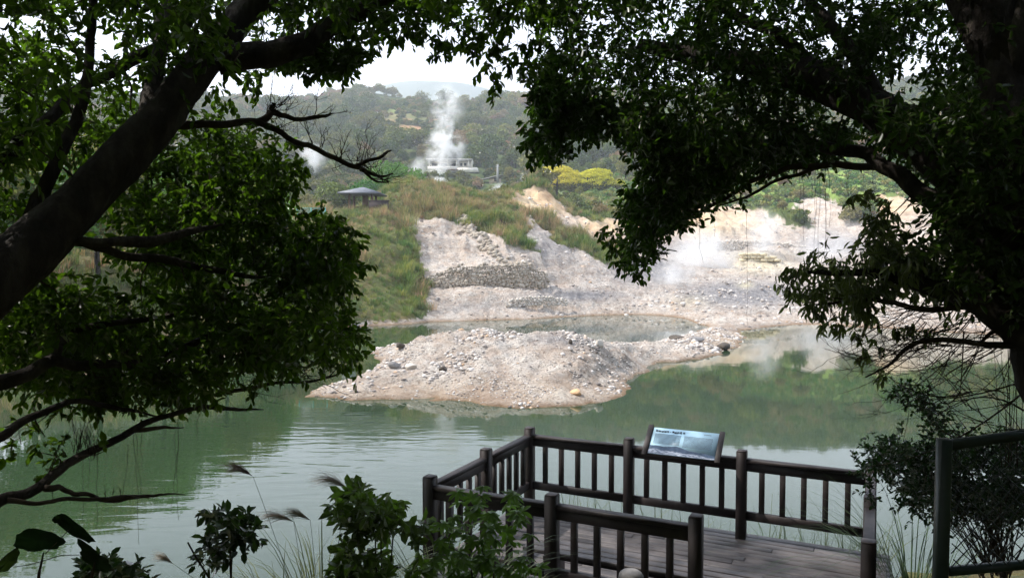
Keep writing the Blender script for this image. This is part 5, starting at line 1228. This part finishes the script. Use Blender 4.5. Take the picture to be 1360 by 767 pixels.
RT.limb([(1340, 420, 5.1, 22), (1300, 402, 5.1, 16), (1262, 388, 5.15, 13), (1225, 378, 5.2, 11), (1185, 366, 5.3, 8), (1140, 362, 5.4, 5), (1090, 362, 5.5, 3), (1050, 365, 5.6, 1.5)], 6, 9)
RT.limb([(1370, 300, 5.0, 44), (1345, 200, 5.0, 36), (1330, 100, 5.1, 30), (1290, 10, 5.3, 24), (1240, -80, 5.6, 15)], 6, 10)
RT.limb([(1335, 150, 5.1, 20), (1352, 70, 5.0, 16), (1365, -10, 5.0, 12), (1390, -90, 5.1, 9)], 6, 8)
RT.limb([(1180, 160, 5.7, 14), (1150, 100, 5.8, 10), (1110, 40, 6.0, 8), (1050, -20, 6.3, 6)], 6, 8)
RT.limb([(1100, 112, 6.0, 12), (1050, 60, 6.2, 9), (980, 20, 6.5, 7), (900, -20, 6.8, 5)], 6, 8)
RT.limb([(1290, 290, 5.3, 11), (1230, 205, 5.5, 8), (1180, 180, 5.6, 6), (1160, 168, 5.7, 4)], 5, 8, False)
RT.limb([(1380, 458, 5.1, 9), (1340, 459, 5.1, 5), (1290, 455, 5.15, 4), (1235, 451, 5.2, 3.5), (1205, 462, 5.25, 3), (1180, 485, 5.3, 2), (1150, 500, 5.4, 1)], 6, 7, False, .01)
RT.limb([(1345, 410, 5.1, 7), (1315, 411, 5.1, 4.5), (1270, 409, 5.15, 4), (1215, 410, 5.2, 4), (1180, 400, 5.25, 3.5), (1130, 398, 5.35, 2.5), (1085, 405, 5.4, 1.5)], 6, 7, False, .012)
RT.limb([(1340, 430, 5.1, 6), (1320, 440, 5.1, 3.5), (1306, 452, 5.1, 2)], 5, 6, False, .01)
RPOLY = [
 ([(735, -90), (1440, -90), (1440, 130), (1300, 130), (1180, 140), (1120, 175), (960, 195), (900, 190), (860, 180), (800, 150), (745, 130), (722, 90), (720, 20)], 330, 5.2, 8.0, .23),
 ([(722, 100), (790, 140), (850, 160), (850, 175), (800, 168), (772, 180), (745, 195), (722, 198), (708, 175), (714, 140)], 40, 5.8, 7.0, .13),
 ([(850, 160), (960, 185), (1120, 170), (1150, 168), (1110, 195), (1040, 208), (975, 225), (930, 262), (895, 285), (870, 312), (852, 338), (830, 325), (822, 305), (838, 275), (850, 235), (856, 200)], 150, 5.6, 7.6, .17),
 ([(1165, 160), (1260, 120), (1440, 120), (1440, 470), (1385, 400), (1330, 360), (1292, 315), (1262, 270), (1225, 232), (1190, 200)], 150, 4.4, 7.0, .22),
 ([(1250, 290), (1350, 340), (1440, 420), (1440, 470), (1345, 405), (1290, 385), (1245, 375), (1225, 345)], 36, 4.6, 5.8, .17),
]
allc = []; grp_ = []
for poly, n, d0, d1, r in RPOLY:
    c = sample(poly, n, d0, d1, RT.g); allc += c; grp_.append((c, r))
RT.grow(allc, .2)
for c, r in grp_: RT.foliage(c, r, 11, 9, .062, .032)
FR = [(704, 170), (702, 190), (712, 200), (722, 210), (745, 205), (735, 198), (758, 192), (780, 182), (835, 180), (846, 178), (720, 120), (712, 150), (728, 60), (724, 80), (812, 308), (816, 326), (824, 340), (836, 350), (846, 356), (855, 345), (868, 326), (884, 305), (902, 296), (846, 215), (838, 250), (826, 282), (960, 250), (985, 238), (1010, 225), (1160, 175), (1180, 195), (1215, 225)]
fc = [tuple(P(a, b_, RT.g.uniform(5.8, 6.8))) for a, b_ in FR]; RT.grow(fc, .1); RT.foliage(fc, .085, 6, 6, .064, .034, .6)
up = []
while len(up) < 420:
    x, y, z = RT.g.uniform(0, 10), RT.g.uniform(-4, 12.5), RT.g.uniform(5.8, 11)
    pr, pc = proj(x, max(y, .3), z)
    if y > .5 and pc > -60 - 900 / y and pr < 1600: continue
    if sunlane(x, y, z): continue
    up.append((x, y, z))
RT.limbw([(*P(1330, 100, 5.1), .15), (3.0, 5.5, 8.4, .12), (2.0, 7.5, 9.8, .06)], 6, 8); RT.limbw([(3.5, 5.0, 5.6, .15), (4.6, 3.0, 7.6, .12), (4.8, 0, 9.2, .07)], 6, 8)
RT.grow(up, .3); RT.foliage(up, .50, 14, 8, .15, .085)
rroot = empty('arching_tree', tuple(base + [0, 0, .3])); tag(rroot, 'dark dense tree arching over the lake from the right', 'tree')
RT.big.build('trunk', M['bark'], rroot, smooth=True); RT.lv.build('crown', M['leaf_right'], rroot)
# loose lance leaved spray under the right limb
lm = MB(); g = RT.g
c = sample([(1050, 352), (1100, 335), (1170, 318), (1240, 330), (1290, 360), (1290, 385), (1200, 400), (1150, 412), (1110, 408), (1060, 385)], 62, 5.0, 6.0, g) + sample([(1140, 290), (1190, 285), (1200, 320), (1150, 325)], 7, 5.2, 5.8, g)
RT.grow(c, .1, .0); RT.foliage(c, .13, 8, 6, .075, .024, .75, lv=lm)
c = [tuple(P(a, b_, 5.3)) for a, b_ in [(1040, 362), (1048, 375), (1062, 392), (1075, 402), (1088, 412), (1100, 425), (1112, 432), (1060, 358), (1150, 470), (1170, 492), (1185, 440), (1140, 445), (1210, 430), (1235, 440), (1165, 460), (1130, 262), (1180, 270), (1150, 255)]]
RT.grow(c, .1, .0); RT.foliage(c, .07, 4, 6, .07, .024, .8, lv=lm)
lm.build('lance_foliage', M['leaf_lance'], rroot); RT.small.build('branches', M['twig'], rroot)
mb = MB(); gg = random.Random(31)
def arc(mb, x0, y0, x1, y1, bow, Y, r, n=10):
    pts = []
    for i in range(n):
        t = i / (n - 1); pts.append(tuple(P(x0 + (x1 - x0) * t, y0 + (y1 - y0) * t + bow * 4 * t * (1 - t), Y + .1 * math.sin(t * 3)))); 
    mb.tube(pts, np.linspace(r, r * .35, n), 4); return pts
for i in range(70):
    x0, y0 = gg.uniform(1215, 1360), gg.uniform(400, 470); dx = gg.uniform(-150, -25); dy = gg.uniform(-10, 90)
    p_ = arc(mb, x0, y0, x0 + dx, y0 + dy, gg.uniform(-10, 35), gg.uniform(5.0, 5.6), .004)
    for k in range(3): q = gg.choice(p_[3:]); dead_twigs(mb, Vector(q), Vector((gg.uniform(-1, .3), 0, gg.uniform(-.8, .5))).normalized(), gg.uniform(.06, .22), .002, 1, gg, 0)
for i in range(34):
    x0, y0 = gg.uniform(1280, 1370), gg.uniform(520, 600); arc(mb, x0, y0, x0 - gg.uniform(20, 140), y0 - gg.uniform(-30, 110), gg.uniform(-25, 20), gg.uniform(5.0, 5.8), .0035)
for i in range(12):
    x0 = gg.uniform(1325, 1365); arc(mb, x0, 620, x0 + gg.uniform(-15, 15), 440, 0, gg.uniform(5, 5.6), .004)
for a in ((1360, 520, 1150, 620, 20), (1360, 545, 1235, 560, -25), (1290, 520, 1180, 500, 15), (1360, 505, 1240, 530, 5), (1280, 440, 1275, 520, 12), (1275, 520, 1230, 500, 25)): arc(mb, *a, 5.2, .007)
mb.build('bare_twigs', M['twig'], rroot)
for px, py, dy, Y in ((1062, 225, 60, 6), (1066, 225, 95, 6), (1084, 222, 110, 6), (1090, 221, 190, 6), (1094, 221, 165, 6), (1100, 221, 80, 6), (1123, 222, 55, 6), (1147, 212, 52, 5.8), (1155, 210, 40, 5.8), (1086, 225, 70, 6), (1097, 221, 130, 6), (992, 262, 170, 6.1), (929, 290, 60, 6.2), (1075, 224, 40, 6), (1128, 221, 45, 6), (952, 275, 40, 6.1), (1092, 340, 110, 6)):
    hang('aerial_root', rroot, px, py, Y, dy, 5)

# ---------------------------------------------------------------- shrubs and grasses on the near bank
def shrub(name, lab, cx, cy, Y, base_dx, targets, leafm, L, W, R_, ntw, nl, seed, droop=.1, stem=.011, cat='shrub'):
    t = Tree(seed); b0 = P(cx, cy, Y); gx, gy = b0.x + base_dx, Y; gz = Hf(gx, gy)
    root = empty(name, (gx, gy, gz)); tag(root, lab, cat)
    zt = max(P(a[0], a[1], Y).z for a in targets); zc = sum(P(a[0], a[1], Y).z for a in targets) / len(targets)
    for k in range(3):
        a = t.g.normal() * .07; t.limbw([(gx + a * .4, gy + a, gz - .1, stem), (gx + a, gy - a, gz + (zc - gz) * .5, stem * .8), (b0.x + a * 2, gy + a, zc, stem * .55)], 5, 6, True, .02)
    T_ = [tuple(P(a[0], a[1], a[2] if len(a) > 2 else Y + t.g.uniform(-.25, .25))) for a in targets]
    t.grow(T_, .1, -.05); t.foliage(T_, R_, ntw, nl, L, W, droop)
    t.big.build('stem', M['twig'], root); t.small.build('twigs', M['twig'], root); t.lv.build('foliage', leafm, root); return root
g = np.random.default_rng(71)
shrub('sapling', 'small dark sapling with rounded leaves rising from the bottom left of centre', 300, 740, 5.5, .02, [(300 + g.uniform(-32, 32), 712 + g.uniform(-26, 30)) for _ in range(20)] + [(318, 690), (328, 688), (292, 684), (272, 738), (282, 742), (330, 705)], M['leaf_shrub'], .085, .045, .07, 4, 4, 1, .0)
B = [(g.uniform(452, 560), g.uniform(668, 775)) for _ in range(40)]; B = [q for q in B if q[1] > 660 + max(0, (q[0] - 500)) * .5] + [(458, 660), (468, 652), (480, 656), (494, 664), (452, 672), (505, 675), (535, 690), (548, 700)]
shrub('leafy_bush', 'glossy oval leaved bush at the bottom centre left of the deck', 500, 740, 5.6, .03, B, M['leaf_bush'], .095, .052, .085, 5, 5, 2, .0)
# palmate leaved shrub
def palmate():
    t = Tree(33); b0 = P(640, 740, 5.6); gx, gy = b0.x, 5.6; gz = Hf(gx, gy); root = empty('palmate_shrub', (gx, gy, gz)); tag(root, 'lighter green shrub with fan shaped leaves in front of the deck corner', 'shrub')
    heads = [(612, 668), (636, 655), (598, 682), (668, 665), (690, 672), (700, 690), (650, 690), (625, 710), (600, 700), (680, 700), (640, 730), (615, 735), (660, 720), (655, 750), (690, 740), (635, 755), (605, 760), (670, 760), (700, 756), (625, 688), (648, 668), (575, 745), (585, 760), (650, 705), (668, 735), (610, 718), (590, 725), (690, 758), (640, 742), (620, 752), (660, 765), (600, 745)]
    T_ = [tuple(P(a, b_, 5.6 + t.g.uniform(-.3, .3))) for a, b_ in heads]
    for k in range(3): t.limbw([(gx + .05 * k, gy, gz - .1, .011), (gx + .06 * k - .05, gy, gz + .5, .009), (gx + .1 * k - .1, gy + .05, P(640, 740, 5.6).z, .006)], 5, 6, True, .02)
    t.grow(T_, .1, 0); pos = []; ax = []; nr = []
    for c in T_:
        for hd in range(3):
            cc = np.array(c) + t.g.normal(size=3) * .05; n = unit(np.array([0, -.35, 1]) + t.g.normal(size=3) * .3); u = unit(np.cross(n, t.g.normal(size=3))); w_ = np.cross(n, u)
            for k in range(7): a = k * 2 * math.pi / 8.0; pos.append(cc); ax.append(u * math.cos(a) + w_ * math.sin(a) - n * .25); nr.append(n)
    leaf_quads(np.array(pos), np.array(ax), np.array(nr), .085 * (.8 + .4 * t.g.random(len(pos))), .034, t.g.random(len(pos)), t.lv)
    t.big.build('stem', M['twig'], root); t.small.build('twigs', M['twig'], root); t.lv.build('foliage', M['leaf_palmate'], root)
palmate()
# small leaved dense shrub behind the chain link fence
S = [(g.uniform(1150, 1400), g.uniform(585, 700)) for _ in range(250)]
SPG = [(1140, 612), (1160, 588), (1200, 590), (1230, 600), (1260, 585), (1320, 570), (1420, 575), (1420, 700), (1330, 690), (1290, 680), (1250, 690), (1200, 672), (1215, 655), (1180, 632), (1168, 656), (1155, 648)]
S = [q for q in S if inpoly([q[0]], [q[1]], SPG)[0]] + [(1146, 616), (1155, 622), (1163, 592), (1170, 604), (1156, 652), (1196, 520), (1205, 527), (1218, 530), (1228, 537), (1236, 548), (1240, 562), (1250, 575), (1244, 585), (1225, 655), (1240, 668), (1215, 672), (1212, 524), (1245, 556), (1232, 545)]
S = [(a, b_, 6.2 + g.uniform(-.7, .5)) for a, b_ in S]
rs = shrub('dense_shrub', 'dense dark small leaved shrub behind the chain link fence', 1300, 690, 6.2, .3, S, M['leaf_shrub'], .042, .022, .12, 10, 7, 4, .0, .016)
mb = MB(); gg = random.Random(8)
for i in range(60): 
    x0 = gg.uniform(1300, 1345); arc(mb, x0, gg.uniform(735, 775), x0 + gg.uniform(-95, 50), gg.uniform(640, 690), gg.uniform(-12, 12), gg.uniform(5.6, 6.6), .006)
mb.build('stems', M['twig'], rs)

def grass_clump(name, lab, px, py, Y, n, h, seed, w=.006, plumes=(), lean=(0, 0), spread=.22, tall=0):
    g = np.random.default_rng(seed); x = P(px, py, Y).x; z = Hf(x, Y); root = empty(name, (x, Y, z)); tag(root, lab, 'grass clump'); mb = MB()
    a = g.random(n) * 6.28; L = h * (.55 + .55 * g.random(n)); ln = .45 + 1.0 * g.random(n); rr = spread * np.sqrt(g.random(n))
    p0 = np.stack([np.cos(a) * rr, np.sin(a) * rr, np.full(n, -.05)], 1); dr = unit(np.stack([np.cos(a) + lean[0], np.sin(a) * .7 + lean[1], np.zeros(n)], 1)); sd = np.cross(dr, [0, 0, 1]); V_ = []
    K = 7
    for t in np.linspace(0, 1, K):
        c = p0 + dr * (ln * L * .75 * t ** 1.8)[:, None]; c[:, 2] += L * (t - .62 * ln * t ** 2.6)
        ww = (w * (1 - t ** 1.5) + .0006); V_ += [c - sd * ww, c + sd * ww]
    v = np.stack(V_, 1); base = (np.arange(n) * 2 * K)[:, None]; f = np.concatenate([base + [[2 * i, 2 * i + 1, 2 * i + 3, 2 * i + 2]] for i in range(K - 1)])
    mb.quads(v.reshape(-1, 3), f, np.repeat(g.random(n), 2 * K)); local(mb.build('blades', M['blade']), root)
    for (tx, ty, bx_, dark, L_) in plumes:
        tip = np.array(P(tx, ty, Y)) - np.array([x, Y, z]); bt = np.array(P(bx_[0], bx_[1], Y)) - np.array([x, Y, z]); m = MB()
        t = np.linspace(0, 1, 10)[:, None]; s0 = np.array([g.normal() * .04, g.normal() * .04, 0]); mid = (s0 + bt) / 2 + [0, 0, .12]
        st = (1 - t) ** 2 * s0 + 2 * t * (1 - t) * mid + t * t * bt; m.tube(st, np.linspace(.0032, .0018, 10), 5)
        so = local(m.build('stem', M['blade']), root)
        m = MB(); k = 90; tt = g.random(k) ; dv = tip - bt; ax_p = bt + tt[:, None] * dv * .45; out_ = unit(dv) * 1.0 + g.normal(size=(k, 3)) * .18 + np.array([0, 0, -.28]) * tt[:, None] + np.array([-.22, 0, 0])
        ll = np.maximum(np.linalg.norm(dv), .13) * (.7 + .7 * g.random(k)); pos = ax_p
        pm_ = ax_p + unit(out_) * ll[:, None] * .55; pe = pm_ + unit(out_ + np.array([-.25, 0, -.55])) * ll[:, None] * .5
        m.tubes(ax_p, pm_, .0010, .0012, 3); m.tubes(pm_, pe, .0012, .0003, 3)
        local(m.build('plume', M['plume_dark'] if dark else M['plume']), so)
    return root
grass_clump('silver_grass', 'silver grass clump with drooping plumes at the bottom left of centre', 425, 760, 6.2, 330, 1.81, 81, plumes=[(314, 614, (336, 632), True, 0), (362, 678, (390, 692), False, 0), (390, 674, (412, 690), False, 0), (434, 628, (462, 648), False, 0), (215, 735, (230, 748), False, 0)], spread=.36)
grass_clump('silver_grass', 'arching grass clump overlapping the left corner post of the deck', 590, 760, 6.4, 240, 1.96, 82, spread=.3)
grass_clump('silver_grass', 'thin green grass between the sapling and the glossy bush', 370, 770, 5.8, 150, 1.45, 83, spread=.3)
grass_clump('silver_grass', 'grass tuft between the deck corner and the chain link fence', 1215, 770, 8.2, 150, 2.17, 84, spread=.4)
grass_clump('silver_grass', 'pale grass at the foot of the palmate shrub', 655, 770, 6.0, 90, 1.30, 85, spread=.4)
# grass growing at the lake edge behind the deck
ge = np.random.default_rng(4); pts = []
for i in range(110):
    t = ge.random(); p_ = F0 + U * (BAY * 3 * t * 1.05) + V * (2.72 + .3 + ge.random() * .5); pts.append((p_.x, p_.y, min(.3, max(0, Hf(p_.x, p_.y)))))
pts = np.array(pts)
gn_scatter('waterside_grass', pts, .55 + .7 * ge.random(len(pts)), ge.random(len(pts)) * 6.28, ge.integers(0, 2, len(pts)), [tuft(21, 9, 1.1, M['blade'], .1, .007), tuft(22, 7, 1.3, M['blade'], .12, .006)], 'thin grass blades growing along the water behind the deck', 'grass')
# broad leaved plant bottom left
def broad():
    Y = 4.4; p0 = P(48, 790, Y); z = Hf(p0.x, Y); root = empty('broad_leaf_plant', (p0.x, Y, z)); tag(root, 'plant with large ragged round leaves at the bottom left corner', 'plant'); off = Vector(root.location); gg = random.Random(9)
    def leaf(cx, cy, rx, ry, ang, seed, dz=.0):
        g = np.random.default_rng(seed); n = 26; mb = MB(); a = np.linspace(0, 2 * np.pi, n, endpoint=False); rr = 1 + .10 * np.sin(a * 3 + seed) + .06 * np.sin(a * 7 + 2 * seed) + (g.random(n) - .5) * .10
        pts = []; ca, sa = math.cos(ang), math.sin(ang)
        rings = [(0.0, [0]), (.5, None), (1.0, None)]
        vs = [P(cx, cy, Y) - off]
        for s in (.5, 1.0):
            for k in range(n):
                u, v = math.cos(a[k]) * rx * rr[k] * s, math.sin(a[k]) * ry * rr[k] * s
                q = P(cx + u * ca - v * sa, cy + u * sa + v * ca, Y + .10 * v / max(ry, 1) + .03 * math.sin(a[k] * 4) * s - .03 * s); vs.append(q - off)
        f = [[0, 1 + k, 1 + (k + 1) % n] for k in range(n)] + [[1 + k, 1 + n + k, 1 + n + (k + 1) % n, 1 + (k + 1) % n] for k in range(n)]
        mb.add([tuple(q) for q in vs], f, np.full(len(vs), g.random())); local(mb.build('leaf', M['leaf_big'], smooth=True), root)
    leaf(50, 717, 33, 15, .03, 1); leaf(98, 701, 30, 9, .62, 2); leaf(76, 690, 7, 5, .4, 7); leaf(10, 745, 22, 9, -.75, 3); leaf(118, 731, 20, 7, .75, 4); leaf(128, 745, 22, 10, .5, 5)
    mb = MB()
    for pts in ([(48, 800), (52, 760), (58, 733)], [(55, 745), (80, 737), (112, 736)], [(55, 745), (35, 750), (18, 752)], [(60, 735), (80, 715), (94, 700)], [(120, 800), (122, 765), (126, 745)]):
        mb.tube([tuple(P(a, b_, Y) - off) for a, b_ in pts], [.011, .009, .004] if pts[0][1] == 800 else [.003, .0025, .002], 6)
    local(mb.build('stems', M['twig']), root)
broad()
shrub('low_bush', 'low bush with small dark leaves right of the ragged broad leaves', 150, 775, 4.8, .0, [(150 + g.uniform(-38, 38), 768 + g.uniform(-20, 14)) for _ in range(26)], M['leaf_shrub'], .07, .034, .07, 5, 4, 6, .0)

# unseen wood added behind and beside the viewpoint to darken the foreground
gw = np.random.default_rng(12); wp = []
while len(wp) < 150:
    x, y = gw.uniform(-30, 30), gw.uniform(-30, 8)
    if y > -4 and -9 < x < 10: continue
    if y > 2 and abs(x) < 11 + y * 1.2: continue
    wp.append((x, y, Hf(x, y)))
wp = np.array(wp)
wsrc = [crown_mesh('w', 3.6, 9.5, .3, 14, 3200, .34, None, 700 + k)[0].build('shade_wood_crown', M['hill_leaf'][0], link=False) for k in range(3)]
gn_scatter('shade_wood', wp, .8 + .5 * gw.random(len(wp)), gw.random(len(wp)) * 6.28, gw.integers(0, 3, len(wp)), wsrc, 'unseen dense wood added behind the viewpoint to shade the foreground', 'wood')

# ---------------------------------------------------------------- light, sky, camera
AZ, EL = -78, 50        # sun to the left and slightly ahead
sd = Vector((math.sin(R(AZ)) * math.cos(R(EL)), math.cos(R(AZ)) * math.cos(R(EL)), math.sin(R(EL))))
sl = bpy.data.lights.new('sun', 'SUN'); sl.energy = 4.6; sl.angle = R(.8); sl.color = (1, .955, .89)
so = bpy.data.objects.new('sun', sl); COL.objects.link(so); so.rotation_euler = sd.to_track_quat('Z', 'Y').to_euler()
wd = bpy.data.worlds.new('World'); SC.world = wd; wd.use_nodes = True; nt = wd.node_tree
for n in list(nt.nodes): nt.nodes.remove(n)
sky = N(nt, 'ShaderNodeTexSky', sky_type='NISHITA', sun_disc=False); sky.sun_elevation = R(EL); sky.sun_rotation = R(AZ); sky.air_density = 1.2; sky.dust_density = 4.0; sky.ozone_density = 2.5
bg = N(nt, 'ShaderNodeBackground'); bg.inputs['Strength'].default_value = .13; out = N(nt, 'ShaderNodeOutputWorld')
tc = N(nt, 'ShaderNodeTexCoord'); nz = noise(nt, tc.outputs['Generated'], 2.2, 4, .5)
rp = ramp(nt, [(.3, (.35, .35, .35)), (.7, (.75, .75, .75))]); nt.links.new(nz.outputs[0], rp.inputs[0])
sx = N(nt, 'ShaderNodeSeparateXYZ'); nt.links.new(tc.outputs['Generated'], sx.inputs[0])
lowc = ramp(nt, [(.10, (1, 1, 1)), (.42, (0, 0, 0))]); nt.links.new(sx.outputs[2], lowc.inputs[0])
fc_ = math_(nt, 'ADD', rp.outputs[0], math_(nt, 'MULTIPLY', lowc.outputs[0], .45), True)
c = mixc(nt, fc_, sky.outputs[0], mixc(nt, lowc.outputs[0], (6.2, 7.0, 8.4), (12.5, 12.6, 13.6))); nt.links.new(c, bg.inputs[0]); nt.links.new(bg.outputs[0], out.inputs[0])

cd = bpy.data.cameras.new('camera'); cam = bpy.data.objects.new('camera', cd); COL.objects.link(cam); SC.camera = cam
cam.location = (0, 0, CAMZ); cam.rotation_euler = (R(90) - TH, 0, 0); cd.sensor_width = 36; cd.lens = 36 * F / 1360; cd.clip_start = .05; cd.clip_end = 9000
SC.view_settings.view_transform = 'Standard'; SC.view_settings.look = 'None'; SC.view_settings.gamma = 1; SC.view_settings.exposure = .72
SC.render.engine = 'CYCLES'; cy = SC.cycles
cy.use_denoising = True; cy.max_bounces = 6; cy.diffuse_bounces = 3; cy.glossy_bounces = 2; cy.transmission_bounces = 3; cy.volume_bounces = 3; cy.transparent_max_bounces = 8
cy.caustics_reflective = False; cy.caustics_refractive = False; cy.sample_clamp_indirect = 6; cy.volume_max_steps = 96; cy.volume_step_rate = 1.0
